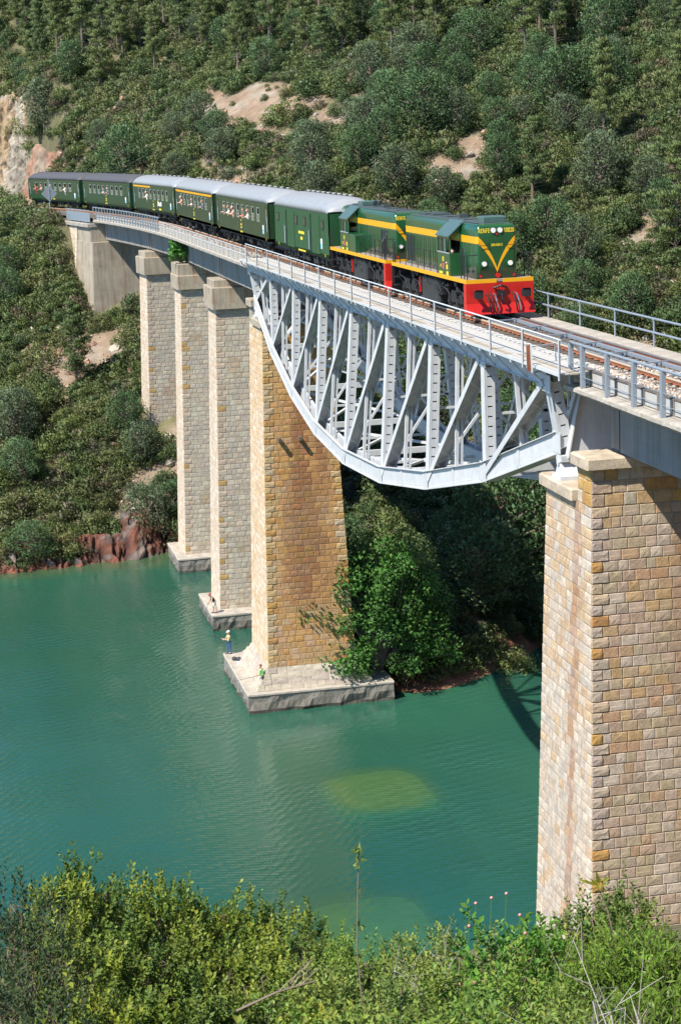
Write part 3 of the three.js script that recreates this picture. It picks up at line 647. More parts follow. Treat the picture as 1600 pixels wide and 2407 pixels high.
  for (const [k, z] of [[0, 2], [0, -2], [8, 1.95], [8, -1.95]]) { // bearings
    const b = new MB(), x = NODE[k] + (k ? 0.25 : -0.1), y = -4.4 + (k ? 0 : 0.13);
    b.box(x - 0.5, y, z - 0.4, x + 0.5, y + 0.14, z + 0.4).hexa([V(x - 0.4, y + 0.14, z + 0.3), V(x + 0.4, y + 0.14, z + 0.3), V(x + 0.4, y + 0.14, z - 0.3), V(x - 0.4, y + 0.14, z - 0.3), V(x - 0.14, y + 0.55, z + 0.3), V(x + 0.14, y + 0.55, z + 0.3), V(x + 0.14, y + 0.55, z - 0.3), V(x - 0.14, y + 0.55, z - 0.3)]);
    b.disc(V(x, y + 0.6, z), V(0, 0, 1), 0.12, 0.7, 10).box(x - 0.3, y + 0.64, z - 0.3, x + 0.3, y + 0.86, z + 0.3);
    put('bearing', b.geo(), M.steel, t);
  }
  // brackets that carry the walkway
  for (let i = 0; i <= 32; i++) {
    const x = lerp(0.6, 64.6, i / 32), b = new MB();
    b.bar(V(x, -0.36, 1.6), V(x, -0.33, 3.24), 0.1, 0.14).bar(V(x, -1.0, 2.6), V(x, -0.42, 3.15), 0.06, 0.06).box(x - 0.05, -0.52, -2.05, x + 0.05, -0.42, -1.2);
    put('bracket', b.geo(), M.steel, t);
  }
}
// ------------------------------------------------------------------ track
function sweep(s0, s1, step, profile) { // profile: [[lateral, y] ...] closed outline swept along the line
  const rings = [], n = Math.max(1, Math.ceil((s1 - s0) / step));
  for (let i = 0; i <= n; i++) rings.push(profile.map(([z, y]) => onTrack(lerp(s0, s1, i / n), z, y).p));
  return new MB().loft(rings, true);
}
const rect = (z0, z1, y0, y1) => [[z0, y0], [z0, y1], [z1, y1], [z1, y0]];
{
  const t = thing('railway_track', 'single railway track with rusty rails running over the bridge under the train', 'railway track', null);
  for (const z of [0.87, -0.87]) {
    const prof = (w0, w1, y0, y1) => rect(z - w1, z + w1, y0, y1);
    put('rail', sweep(-150, 118, 6, [[z - 0.07, -0.17], [z - 0.07, -0.155], [z - 0.02, -0.13], [z - 0.02, -0.05], [z + 0.02, -0.05], [z + 0.02, -0.13], [z + 0.07, -0.155], [z + 0.07, -0.17]]).geo(), M.rust, t);
    put('rail_head', sweep(-150, 118, 6, [[z - 0.036, -0.05], [z - 0.036, -0.012], [z - 0.024, 0], [z + 0.024, 0], [z + 0.036, -0.012], [z + 0.036, -0.05]]).geo(), z > 0 ? M.railHead : M.railGrey, t);
  }
  const r = random(3), slG = new MB().soft(-0.13, -0.22, -1.32, 0.13, 0, 1.32, 0.02).geo(), clip = new MB();
  for (const z of [0.87, -0.87]) for (const d of [-0.12, 0.12]) clip.box(-0.06, 0, z + d - 0.03, 0.06, 0.05, z + d + 0.03);
  const clG = clip.geo();
  let k = 0;
  for (let s = 117; s > -46 && k < 268; s -= 0.61, k++) {
    const { p, turn } = onTrack(s + (r() - 0.5) * 0.05, (r() - 0.5) * 0.05, -0.17);
    const o = put('sleeper', slG, M.timber, t); o.position.copy(p); o.rotation.y = turn;
    const c = put('rail_clip', clG, M.iron, o);
  }
  // guard rails and the light steel ties between the rails of the truss
  const gr = new MB().box(-1, -0.15, -0.60, 76.5, -0.03, -0.47).box(-1, -0.15, 0.52, 68.5, -0.05, 0.62);
  put('guard_rail', gr.geo(), M.galvan, t);
  for (let x = 2; x < 80; x += 3.3) { const b = new MB(); b.bar(V(x, -0.02, -0.72), V(x + 0.25, -0.02, 0.62), 0.1, 0.05).bar(V(x, -0.17, -0.35), V(x + 0.02, -0.02, -0.28), 0.06, 0.05).box(x - 0.1, -0.17, -0.4, x + 0.1, -0.13, -0.2); put('tie_bar', b.geo(), M.galvan, t); }
}
{ // ballast: loose stones over a bed, on the approaches only
  for (const [s0, s1, zl, zr, lab] of [[66.6, 116, 2.0, -1.28], [-92, -1.2, 2.0, -2.0], [-150, -92, 2.3, -2.3]]) {
    structure('ballast_bed', sweep(s0, s1, 3, [[zr, -0.62], [zr, -0.24], [zl, -0.24], [zl, -0.62]]).geo(), mat([0.20, 0.175, 0.145], 0.95, { map: reps(tBlotch, 1.4), bump: reps(tGrain, 1.2), bumpScale: 0.06 }));
  }
  const r = random(12), shape = new THREE.IcosahedronGeometry(0.05, 0), pos = shape.attributes.position;
  for (let i = 0; i < pos.count; i++) { const h = 0.72 + 0.5 * hash2(Math.round(pos.getX(i) * 999), Math.round(pos.getY(i) * 999), Math.round(pos.getZ(i) * 999)); pos.setXYZ(i, pos.getX(i) * h, pos.getY(i) * h * 0.8, pos.getZ(i) * h); }
  shape.computeVertexNormals();
  const N = 15000, im = new THREE.InstancedMesh(shape, mat([1, 1, 1], 0.9), N), m = new THREE.Matrix4(), c = new THREE.Color();
  for (let i = 0; i < N; i++) {
    const near = i < 8500, s = near ? lerp(66.7, 92, r() ** 1.3) : lerp(-70, -1.5, r());
    const z = lerp(near ? -1.25 : -1.9, near ? 1.98 : 1.95, r()), q = onTrack(s, z, -0.235 + 0.03 * r() + 0.05 * smooth(0.4, 0.0, Math.abs(z)) - 0.05 * smooth(1.6, 2.0, z)).p, k = 0.65 + 0.85 * r();
    m.compose(q, new THREE.Quaternion().setFromEuler(new THREE.Euler(r() * 6, r() * 6, r() * 6)), V(k, k, k));
    im.setMatrixAt(i, m);
    const t = r(), g = 0.2 + 0.3 * r(); c.setRGB(...(t < 0.6 ? [g, g * 0.9, g * 0.78] : t < 0.85 ? [g * 1.05, g * 0.72, g * 0.5] : [g * 1.3, g * 1.25, g * 1.15]));
    im.setColorAt(i, c);
  }
  im.name = 'ballast_stones'; scene.add(stuff(im));
}

// ------------------------------------------------------------------ walkways of the truss
{
  const w = thing('plank_walkway', 'pale plank walkway along the near side of the steel truss', 'walkway', null), r = random(31);
  for (let i = 0; i < 4; i++) for (let k = 0; k < 11; k++) {
    const z = 1.79 + i * 0.36, x0 = 0.2 + k * 6.18, dy = (r() - 0.5) * 0.012;
    put('plank', new MB().soft(x0 + 0.01, -0.255 + dy, z, x0 + 6.16, -0.19 + dy, z + 0.335, 0.012).geo(), [M.plank, M.white][i < 2 ? 1 : (k + i) % 2], w);
  }
  put('deck_plate', new MB().box(0, -0.43, -2.05, 66, -0.41, 1.72).geo(), M.steelDull, w);
  put('edge_beam', new MB().box(0.2, -0.30, 3.235, 68.2, -0.20, 3.25).geo(), M.steel, w);
  put('edge_beam', new MB().box(0.2, -0.40, 1.74, 68.2, -0.22, 1.77).geo(), M.steel, w);
  for (let x = 0.4; x < 67; x += 0.61) put('packing_block', new MB().soft(x + (r() - 0.5) * 0.06, -0.30, 1.34, x + 0.3 + 0.1 * r(), -0.19 + 0.03 * r(), 1.7, 0.02).geo(), M.white, w);
  const f = thing('concrete_walkway', 'pale concrete walkway strip beside the far rail, below the twin pipe handrail', 'walkway', null);
  put('slab', new MB().soft(-1, -0.42, -2.12, 118, -0.08, -1.3, 0.02).geo(), M.concretePale, f);
}

// ------------------------------------------------------------------ railings
{ // near side of the truss
  const t = thing('steel_railing', 'thin white steel railing with flat posts along the near edge of the truss walkway', 'railing', null);
  for (let i = 0; i <= 16; i++) { const x = 3.6 + 4.04 * i; put('post', new MB().box(x - 0.05, -0.42, 3.27, x + 0.05, 0.95, 3.285).box(x - 0.05, -0.42, 3.2, x - 0.035, 0.95, 3.27).box(x - 0.02, -0.42, 3.25, x + 0.02, -0.3, 3.27).geo(), M.steel, t); }
  put('top_rail', new MB().tube([V(3.4, 0.97, 3.25), V(68.4, 0.97, 3.25)], 0.034, 6).geo(), M.steel, t);
  for (const y of [0.5, 0.08]) put('wire', new MB().tube([V(3.4, y, 3.25), V(68.3, y, 3.25)], 0.01, 4).geo(), M.steel, t);
}
{ // far side, two pipes with ball joints
  const t = thing('pipe_handrail', 'grey twin pipe handrail with ball joints on the far side of the track', 'railing', null);
  for (let i = -12; i < 15; i++) { const x = 51.2 + 4.075 * i; put('post', new MB().tube([V(x, -0.08, -2.02), V(x, 0.96, -2.02)], 0.038, 8).disc(V(x, 0.45, -2.02), V(0, 1, 0), 0.06, 0.1, 8).disc(V(x, 0.95, -2.02), V(0, 1, 0), 0.06, 0.1, 8).geo(), M.galvan, t); }
  for (const y of [0.96, 0.45]) put('pipe', new MB().tube([V(0, y, -2.02), V(110, y, -2.02)], 0.042, 8).geo(), M.galvan, t);
}
{ // near concrete approach
  const t = thing('post_railing', 'blue grey railing of broad channel posts on the near concrete span', 'railing', null);
  const post = (x) => { const b = new MB(); b.box(x - 0.09, -0.70, 2.52, x + 0.09, 0.72, 2.535).box(x - 0.09, -0.70, 2.40, x - 0.075, 0.72, 2.52).box(x + 0.075, -0.70, 2.40, x + 0.09, 0.72, 2.52); put('post', b.geo(), M.galvan, t); };
  for (const x of [67.15, 68.35, 70.75, 73.15, 75.55, 77.95, 80.35, 82.75]) post(x);
  put('top_rail', new MB().tube([V(67.1, 0.74, 2.47), V(84, 0.74, 2.47)], 0.05, 8).geo(), M.galvan, t);
  for (const y of [0.05, -0.32]) put('rod', new MB().tube([V(67.1, y, 2.5), V(84, y, 2.5)], 0.013, 5).geo(), M.galvan, t);
  const g = thing('gate_frame', 'small white steel gate frame where the truss walkway meets the concrete span', 'gate', null);
  put('frame', new MB().bar(V(65.62, 0.47, 3.4), V(64.69, 0.42, 2.2), 0.05).bar(V(65.71, -0.42, 3.4), V(64.74, -0.45, 2.2), 0.06).bar(V(65.62, 0.47, 3.4), V(65.71, -0.42, 3.4), 0.05).bar(V(64.69, 0.42, 2.2), V(64.74, -0.45, 2.2), 0.05).bar(V(68.3, 0.97, 3.25), V(67.2, 0.72, 2.47), 0.05).bar(V(67.2, 0.72, 2.47), V(66.4, 0.2, 1.75), 0.05).bar(V(66.4, 0.2, 1.75), V(66.4, -0.3, 1.75), 0.05).geo(), M.steel, g);
  put('rusty_strut', new MB().bar(V(65.3, 0.5, 3.4), V(65.36, -0.42, 3.4), 0.14, 0.06).geo(), M.rust, g);
}
// ------------------------------------------------------------------ concrete spans
{
  const t = thing('concrete_span', 'near concrete girder span with a weathered slab edge and white ballast panels', 'bridge span', null);
  put('girder', new MB().box(68.55, -2.97, 0.95, 117, -0.95, 1.22).box(68.55, -2.97, -1.22, 117, -0.95, -0.95).box(68.55, -1.2, -0.95, 117, -0.95, 0.95).box(69.0, -2.9, -0.94, 69.3, -1.2, 0.94).geo(), M.concrete, t);
  put('end_post', new MB().box(67.75, -2.9, -1.24, 68.5, -0.95, 1.25).geo(), M.concrete, t);
  // slab with a crumbling edge
  const rings = [];
  for (let i = 0; i <= 240; i++) { const x = lerp(66.9, 117, i / 240), j = () => 0.06 * (fbm(x / 0.5, 1, 311 + rings.length % 3, 3) - 0.5) + 0.05 * (vnoise(x / 2.2, 0, 313) - 0.5); rings.push([[-2.3, -0.93], [-2.3, -0.7], [2.5 + j(), -0.70], [2.66 + j(), -0.74 + j() * 0.4], [2.68 + j(), -0.86], [2.55 + j(), -0.95 + j() * 0.5]].map(([z, y]) => V(x, y, z))); }
  put('slab', new MB().loft(rings, true).geo(), M.concretePale, t);
  put('ballast_wall', new MB().box(66.9, -0.70, 2.0, 117, -0.2, 2.06).geo(), M.concrete, t);
  for (let i = 0; i < 22; i++) { const x = 67.05 + i * 1.22; put('panel', new MB().soft(x, -0.66, 2.06, x + 1.0, -0.22, 2.10, 0.012).geo(), M.white, t); put('panel_post', new MB().box(x + 1.05, -0.7, 2.06, x + 1.10, -0.16, 2.13).box(x + 1.14, -0.7, 2.06, x + 1.18, -0.16, 2.13).geo(), M.concrete, t); }
  put('wall_cap', new MB().box(66.9, -0.2, 1.98, 117, -0.16, 2.12).geo(), M.timber, t);
}
{
  const t = thing('curved_viaduct_deck', 'curved grey concrete deck carrying the coaches from the abutment to the truss', 'bridge deck', null);
  for (const [a, b] of [[-21.5, -0.5], [-42.9, -21.9], [-64.2, -43.3], [-87.3, -64.6]]) {
    const g = sweep(a, b, 4, rect(0.98, 1.26, -2.95, -0.95)), h = sweep(a, b, 4, rect(-1.26, -0.98, -2.95, -0.95));
    g.p.push(...h.p);
    for (const e of [a + 0.35, b - 0.35]) { const { p, turn } = onTrack(e), c = Math.cos(turn), q = Math.sin(turn), L = (x, y, z) => V(p.x + x * c + z * q, y, p.z - x * q + z * c); g.hexa([L(-0.3, -2.93, 1.32), L(0.3, -2.93, 1.32), L(0.3, -2.93, -1.32), L(-0.3, -2.93, -1.32), L(-0.3, -0.96, 1.32), L(0.3, -0.96, 1.32), L(0.3, -0.96, -1.32), L(-0.3, -0.96, -1.32)]); }
    put('girder', g.geo(), M.concrete, t);
  }
  const rings = [];
  for (let i = 0; i <= 300; i++) { const s = lerp(-88, -0.9, i / 300), j = 0.08 * (fbm(s / 0.6, 2, 321, 3) - 0.5); rings.push([[-2.4, -0.95], [-2.4, -0.66], [2.42 + j, -0.66], [2.55 + j, -0.72 + j * 0.3], [2.55 + j, -0.92], [2.4 + j, -0.96]].map(([z, y]) => onTrack(s, z, y).p)); }
  put('slab', new MB().loft(rings, true).geo(), M.concretePale, t);
  put('ballast_wall', sweep(-88, -1, 3, rect(2.02, 2.1, -0.66, -0.18)).geo(), M.concretePale, t);
  for (let s = -87; s < -2; s += 1.5) { const { p, turn } = onTrack(s, 2.13, -0.44), o = put('panel', new MB().box(-0.5, -0.18, -0.02, 0.5, 0.2, 0.02).geo(), M.white, t); o.position.copy(p); o.rotation.y = turn; }
}
{ // railings of the curved deck
  const t = thing('ladder_railing', 'blue grey railing of close upright posts on the far part of the curved deck', 'railing', null);
  for (let s = -88; s < -51; s += 1.5) { const { p, turn } = onTrack(s, 2.45, -0.66), o = put('post', new MB().box(-0.06, 0, -0.05, 0.06, 1.36, 0.05).geo(), M.galvan, t); o.position.copy(p); o.rotation.y = turn; }
  put('top_rail', sweep(-88, -51, 2, rect(2.40, 2.50, 0.66, 0.76)).geo(), M.galvan, t);
  put('mid_rail', sweep(-88, -51, 2, rect(2.43, 2.47, -0.02, 0.06)).geo(), M.galvan, t);
  const u = thing('low_railing', 'pale worn low railing on the curved deck just before the truss', 'railing', null);
  for (let s = -50.4; s < -1; s += 2.2) { const { p, turn } = onTrack(s, 2.42, -0.66), o = put('post', new MB().box(-0.04, 0, -0.04, 0.04, 1.0, 0.04).geo(), M.steel, u); o.position.copy(p); o.rotation.y = turn; }
  for (const y of [0.3, -0.1]) put('rail', sweep(-51, -1.4, 2, rect(2.40, 2.45, y, y + 0.05)).geo(), M.steel, u);
  put('slab_panel', sweep(-51, -3, 3, rect(2.36, 2.40, -0.64, -0.22)).geo(), M.concretePale, u);
  const f = thing('panel_fence', 'grey fence of solid sheets beside the last coach at the abutment', 'fence', null);
  for (let k = 0; k < 6; k++) { const { p, turn } = onTrack(-88.9 - k * 1.95, 2.9, -1.05), o = put('sheet', new MB().box(-0.95, 0.1, -0.02, 0.95, 1.15, 0.02).geo(), M.galvan, f); o.position.copy(p); o.rotation.y = turn; const q = put('post', new MB().box(-1.02, 0, -0.05, -0.94, 1.4, 0.05).geo(), M.galvan, f); q.position.copy(p); q.rotation.y = turn; }
  put('top_rail', sweep(-100, -88, 2, rect(2.86, 2.94, 0.3, 0.38)).geo(), M.galvan, f);
}
{ // diamond board on a post, seen from behind
  const { p } = onTrack(-101.5, 4.4, 0), y = land(p.x, p.z);
  const g = thing('railway_sign', 'grey diamond board on a tall post beside the last coach', 'railway sign', null, [p.x, y - 0.2, p.z], 0.15);
  put('post', new MB().tube([V(0, 0, 0), V(0, 4.0 - y, 0)], 0.06, 8).geo(), M.steelDull, g);
  const c = 2.1 - y + 0.2, b = new MB(), r = 0.95;
  const f = [V(0.07, c - r, 0), V(0.07, c, r), V(0.07, c + r, 0), V(0.07, c, -r)], k = f.map((v) => v.clone().add(V(0.03, 0, 0)));
  b.loft([f, k], true);
  put('board', b.geo(), M.steelDull, g);
  put('batten', new MB().bar(V(0.12, c - 0.6, 0), V(0.12, c + 0.6, 0), 0.08, 0.04).geo(), M.steelDull, g);
}
// ------------------------------------------------------------------ the train
const PAINT = {
  green: mat([0.012, 0.082, 0.024], 0.32, { map: reps(tDirt, 0.25), extra: { clearcoat: 0.5, clearcoatRoughness: 0.12 } }),
  coach: mat([0.010, 0.050, 0.021], 0.34, { map: reps(tDirt, 0.25), extra: { clearcoat: 0.4, clearcoatRoughness: 0.2 } }),
  coachOlive: mat([0.018, 0.055, 0.019], 0.36, { map: reps(tStreak, 0.25), extra: { clearcoat: 0.3, clearcoatRoughness: 0.25 } }),
  van: mat([0.015, 0.078, 0.026], 0.4, { map: reps(tDirt, 0.25) }),
  roofDark: mat([0.055, 0.075, 0.075], 0.5, { map: reps(tDirt, 0.4) }),
  roofTeal: mat([0.07, 0.135, 0.125], 0.35, { map: reps(tDirt, 0.4) }),
  yellow: mat([0.74, 0.35, 0.006], 0.4),
  lettering: mat([0.80, 0.60, 0.03], 0.5),
  red: mat([0.52, 0.016, 0.010], 0.4, { map: reps(tDirt, 0.5) }),
  silver: mat([0.38, 0.40, 0.41], 0.42, { metal: 0.25, map: reps(tDirt, 0.25) }),
  greyRoof: mat([0.085, 0.085, 0.09], 0.55, { map: reps(tDirt, 0.25) }),
  deck: mat([0.26, 0.225, 0.20], 0.8),
  lamp: mat([0.85, 0.83, 0.78], 0.12, { extra: { clearcoat: 1 } }),
  pink: mat([0.55, 0.08, 0.11], 0.5),
  frame: mat([0.32, 0.35, 0.32], 0.4),
  pane: mat([0.14, 0.15, 0.13], 0.08, { extra: { specularIntensity: 1 } }),
  inside: mat([0.05, 0.033, 0.022], 0.9),
  sky: mat([0.25, 0.62, 0.85], 0.5),
  paper: mat([0.8, 0.82, 0.82], 0.5),
  skin: mat([0.6, 0.33, 0.24], 0.6),
};
function letters(text, height, x, y, z, face, parent, m = PAINT.lettering, squeeze = 0.78) { // face '+x': read along -z; '+z': read along +x
  const g = new TextGeometry(text, { font, size: height, depth: 0.006, curveSegments: 4 });
  g.computeBoundingBox();
  g.scale(squeeze, 1, 1); g.computeBoundingBox();
  g.translate(-(g.boundingBox.max.x + g.boundingBox.min.x) / 2, 0, 0);
  if (face === '+x') g.rotateY(Math.PI / 2);
  if (face === '-x') g.rotateY(-Math.PI / 2);
  g.translate(x, y, z);
  return put('lettering', g, m, parent);
}
// plan outline of a rounded box, counter-clockwise seen from above
function plan(x0, x1, w, r, inset, y, n = 5) {
  const o = [], R = Math.max(0.02, r - inset * 0.3);
  x0 += inset; x1 -= inset; w -= inset;
  for (const [cx, cz, a0] of [[x1 - R, w - R, Math.PI / 2], [x1 - R, -w + R, 0], [x0 + R, -w + R, -Math.PI / 2], [x0 + R, w - R, -Math.PI]]) for (let i = 0; i <= n; i++) { const a = a0 - i / n * Math.PI / 2; o.push(V(cx + R * Math.cos(a), y, cz + R * Math.sin(a))); }
  return o;
}
function bogie(parent, x, axles, wheelR, colour = M.black) {
  const g = new THREE.Group(); g.name = 'bogie'; g.position.x = x; parent.add(g);
  const b = new MB(), span = axles[axles.length - 1] - axles[0];
  for (const z of [1.05, -1.05]) {
    b.box(axles[0] - 0.5, 0.52, z - 0.06, axles[axles.length - 1] + 0.5, 0.78, z + 0.06);
    for (const a of axles) { b.box(a - 0.17, 0.32, z - 0.1, a + 0.17, 0.68, z + 0.14); b.disc(V(a, 0.5, z + Math.sign(z) * 0.14), V(0, 0, 1), 0.12, 0.1, 8); }
    for (let i = 0; i + 1 < axles.length; i++) { const m = (axles[i] + axles[i + 1]) / 2; for (const d of [-0.28, 0, 0.28]) b.tube([V(m + d, 0.5, z + Math.sign(z) * 0.08), V(m + d, 0.95, z + Math.sign(z) * 0.08)], 0.09, 7); b.box(m - 0.45, 0.9, z - 0.08, m + 0.45, 1.0, z + 0.12); }
  }
  b.box(axles[0] - 0.3, 0.6, -1, axles[axles.length - 1] + 0.3, 0.85, 1);
  put('bogie_frame', b.geo(), colour, g);
  for (const a of axles) for (const z of [0.87, -0.87]) put('wheel', new MB().disc(V(a, wheelR, z), V(0, 0, 1), wheelR, 0.12, 20).disc(V(a, wheelR, z - Math.sign(z) * 0.07), V(0, 0, 1), wheelR + 0.03, 0.03, 20).disc(V(a, wheelR, z + Math.sign(z) * 0.07), V(0, 0, 1), 0.16, 0.05, 10).geo(), M.iron, g);
  return g;
}
function locomotive(name, label, X, front) { // built with the lettered end towards +x; "front" is the leading engine, whose cab stands near that end
  const t = thing(name, label, 'locomotive', 'green and yellow diesel locomotives', [X, 0, 0]);
  const L = 13.4, h0 = 0.56, h1 = 13.05, [c0, c1] = front ? [8.62, 10.72] : [2.68, 4.78], hw = 0.9;
  const lv = [[1.66, 0], [2.4, 0], [3.1, 0], [3.70, 0], [3.80, 0.015], [3.88, 0.05], [3.95, 0.11], [3.995, 0.2]];
  put('hood', smoothed(new MB().loft(lv.map(([y, i]) => plan(h0, h1, hw, 0.17, i, y)), true).geo()), PAINT.green, t);
  put('roof', smoothed(new MB().loft([[3.993, 0.198], [4.03, 0.3], [4.055, 0.5], [4.06, 0.8]].map(([y, i]) => plan(h0, h1, hw, 0.17, i, y)), true).geo()), PAINT.roofDark, t);
  const rf = new MB();
  rf.box(h0 + 3.2, 4.05, -0.45, h0 + 3.9, 4.13, 0.45).box(h0 + 5, 4.05, -0.42, h0 + 6.1, 4.10, 0.42).box(h0 + 1.2, 4.05, -0.5, h0 + 2.6, 4.12, 0.5).box(h0 + 7.2, 4.05, -0.2, h0 + 7.5, 4.24, 0.2).box(h0 + 9.2, 4.05, -0.5, h0 + 9.26, 4.09, 0.5).box(h0 + 11.4, 4.05, -0.5, h0 + 11.46, 4.09, 0.5);
  put('roof_hatch', rf.geo(), PAINT.roofDark, t);
  const horn = new MB(), hx = front ? 10.9 : 5.4;
  for (const [dx, dz] of [[0, 0.1], [0.1, -0.15], [0.25, 0.2]]) horn.tube([V(hx + dx - 0.3, 4.2, dz - 0.1), V(hx + dx, 4.26, dz - 0.1)], 0.05, 8, 0.11);
  horn.box(hx - 0.2, 4.05, -0.2, hx + 0.3, 4.14, 0.2);
  put('horn', horn.geo(), M.black, t);
  put('roof_box', new MB().soft(front ? 11.75 : 3.1, 4.04, -0.55, front ? 12.75 : 4.1, 4.3, 0.5, 0.04).geo(), PAINT.roofTeal, t);
  // cab: as wide as the running board, its roof sloping from the hood to low eaves
  const w = 1.45, cabIn = new MB();
  const ey = 3.38, wy0 = 2.68, wy1 = 3.28;
  for (const s of [1, -1]) {
    const Z = (z) => z * s, cab = new MB();
    cab.box(c0, 1.66, Math.min(Z(1.39), Z(w)), c1, wy0, Math.max(Z(1.39), Z(w))).box(c0, wy1, Math.min(Z(1.39), Z(w)), c1, ey, Math.max(Z(1.39), Z(w)));
    for (const x of [c0, c0 + 0.62, c0 + 1.3, c1 - 0.1]) cab.box(x, wy0, Math.min(Z(1.39), Z(w)), x + 0.1, wy1, Math.max(Z(1.39), Z(w)));
    for (const x of [c0, c1 - 0.06]) { // end walls beside the hood, with a window
      cab.box(x, 1.66, Math.min(Z(0.9), Z(1.39)), x + 0.06, wy0, Math.max(Z(0.9), Z(1.39))).box(x, wy0, Math.min(Z(0.9), Z(0.95)), x + 0.06, 3.98, Math.max(Z(0.9), Z(0.95)));
      const tri = [V(x, wy1, Z(0.95)), V(x, wy1, Z(1.43)), V(x, ey, Z(1.45)), V(x, 3.98, Z(0.86))], r2 = tri.map((p) => p.clone().add(V(0.06, 0, 0)));
      cab.loft([tri, r2], true);
    }
    put('cab_wall', cab.geo(), PAINT.green, t);
    // sloping roof panel
    const a = [V(c0 - 0.06, ey, Z(1.52)), V(c1 + 0.08, ey, Z(1.52)), V(c1 + 0.08, 4.03, Z(0.80)), V(c0 - 0.06, 4.03, Z(0.80))], b = a.map((p) => p.clone().add(V(0, 0.045, 0)));
    put('cab_roof', new MB().loft([a, b], true).geo(), PAINT.roofTeal, t);
    const gl = new MB();
    gl.box(c0 + 0.1, wy0, Math.min(Z(1.41), Z(1.42)), c0 + 0.62, wy1, Math.max(Z(1.41), Z(1.42))).box(c0 + 0.72, wy0, Math.min(Z(1.41), Z(1.42)), c0 + 1.0, wy1, Math.max(Z(1.41), Z(1.42)));
    put('cab_window', gl.geo(), M.glassDark, t);
    put('window_frame', new MB().box(c0 + 0.1, wy0 - 0.03, Math.min(Z(1.44), Z(1.475)), c1 - 0.05, wy0 + 0.02, Math.max(Z(1.44), Z(1.475))).box(c0 + 1.32, wy0, Math.min(Z(1.43), Z(1.47)), c0 + 1.36, wy1, Math.max(Z(1.43), Z(1.47))).geo(), M.steelDull, t);
  }
  cabIn.box(c0 + 0.08, 1.7, -0.9, c1 - 0.08, 3.35, 0.9);
  put('cab_interior', cabIn.geo(), PAINT.inside, t);
  // yellow band round the hood and the sweeping V on the lettered end
  const path = (side) => { const o = []; for (let i = 0; i <= 6; i++) { const a = i / 6 * Math.PI / 2 * 0.8, R = 0.17; o.push([h1 - R + (R + 0.006) * Math.sin(a), (hw - R + (R + 0.006) * Math.cos(a)) * side]); } return [[h0 + 0.2, (hw + 0.006) * side], ...o]; };
  for (const side of [1, -1]) {
    const p = path(side), s = new MB();
    for (let i = 0; i + 1 < p.length; i++) { const [ax, az] = p[i], [bx, bz] = p[i + 1]; s.quad(V(ax, 3.17, az), V(bx, 3.17 - (i + 1 === p.length - 1 ? 0.03 : 0), bz), V(bx, 3.47 - (i + 1 === p.length - 1 ? 0.02 : 0), bz), V(ax, 3.47, az)); }
    put('yellow_band', s.geo(), PAINT.yellow, t);
    const sh = new THREE.Shape();
    sh.moveTo(-0.80, 3.45); sh.bezierCurveTo(-0.60, 3.28, -0.20, 2.75, 0, 2.10); sh.lineTo(0, 1.93); sh.bezierCurveTo(-0.11, 2.25, -0.43, 2.84, -0.80, 3.13); sh.closePath();
    const g = new THREE.ExtrudeGeometry(sh, { depth: 0.008, bevelEnabled: false, curveSegments: 16 });
    if (side < 0) { g.scale(-1, 1, 1); const ix = g.attributes.position; for (let i = 0; i < ix.count; i += 3) { for (const nm of ['position', 'normal', 'uv']) { const at = g.attributes[nm], n = at.itemSize; for (let q = 0; q < n; q++) { const a = at.array[i * n + n + q]; at.array[i * n + n + q] = at.array[i * n + 2 * n + q]; at.array[i * n + 2 * n + q] = a; } } } }
    g.rotateY(Math.PI / 2); g.translate(h1 + 0.002, 0, 0);
    put('yellow_chevron', g, PAINT.yellow, t);
  }
  // louvres, doors and grilles along the hood
  for (const s of [1, -1]) {
    const doors = new MB(), lou = new MB(), grille = new MB(), z = hw * s, Z = (a, b) => [Math.min(z + a * s, z + b * s), Math.max(z + a * s, z + b * s)];
    const from = front ? 0.9 : 5.2, to = front ? 8.4 : 12.6;
    for (let x = from; x < to; x += 0.82) { const [a, b] = Z(0.001, 0.012); doors.box(x, 1.75, a, x + 0.012, 3.1, b).box(x + 0.36, 1.8, a, x + 0.37, 3.08, b); }
    const gx = front ? 0.95 : 10.2;
    for (let i = 0; i < 3; i++) { const [a, b] = Z(0.0, 0.014), x = gx + i * 0.52; grille.box(x, 1.85, a, x + 0.34, 3.05, b); }
    const lx = front ? 8.25 : 5.0;
    for (let i = 0; i < 16; i++) { const [a, b] = Z(0.0, 0.02), y = 1.85 + i * 0.075; lou.box(lx, y, a, lx + 0.18, y + 0.03, b); if (front) lou.box(11.1, y - 0.05, a, 11.3, y - 0.02, b).box(12.25, y, a, 12.4, y + 0.025, b); }
    put('door_seam', doors.geo(), M.black, t); put('grille', grille.geo(), M.black, t); put('louvre', lou.geo(), PAINT.roofTeal, t);
    if (front) { const [a, b] = Z(0, 0.012); put('nose_door', new MB().box(10.78, 1.75, a, 11.05, 2.9, b).box(11.55, 1.8, a, 11.62, 2.6, b).geo(), M.blackGrey, t); }
  }
  if (!front) put('battery_box', new MB().soft(4.8, 1.66, 0.86, 6.35, 2.62, 1.45, 0.03).geo(), PAINT.green, t);
  // running board, sill and pilots
  put('running_board', new MB().box(0.02, 1.56, -1.44, L - 0.02, 1.665, 1.44).geo(), PAINT.deck, t);
  const sill = new MB();
  sill.box(0, 1.52, 1.44, L, 1.685, 1.5).box(0, 1.52, -1.5, L, 1.685, -1.44);
  for (const x of [L - 0.05, 0]) sill.box(x, 1.52, -1.44, x + 0.05, 1.685, -0.14).box(x, 1.52, 0.14, x + 0.05, 1.685, 1.44);
  put('yellow_sill', sill.geo(), PAINT.yellow, t);
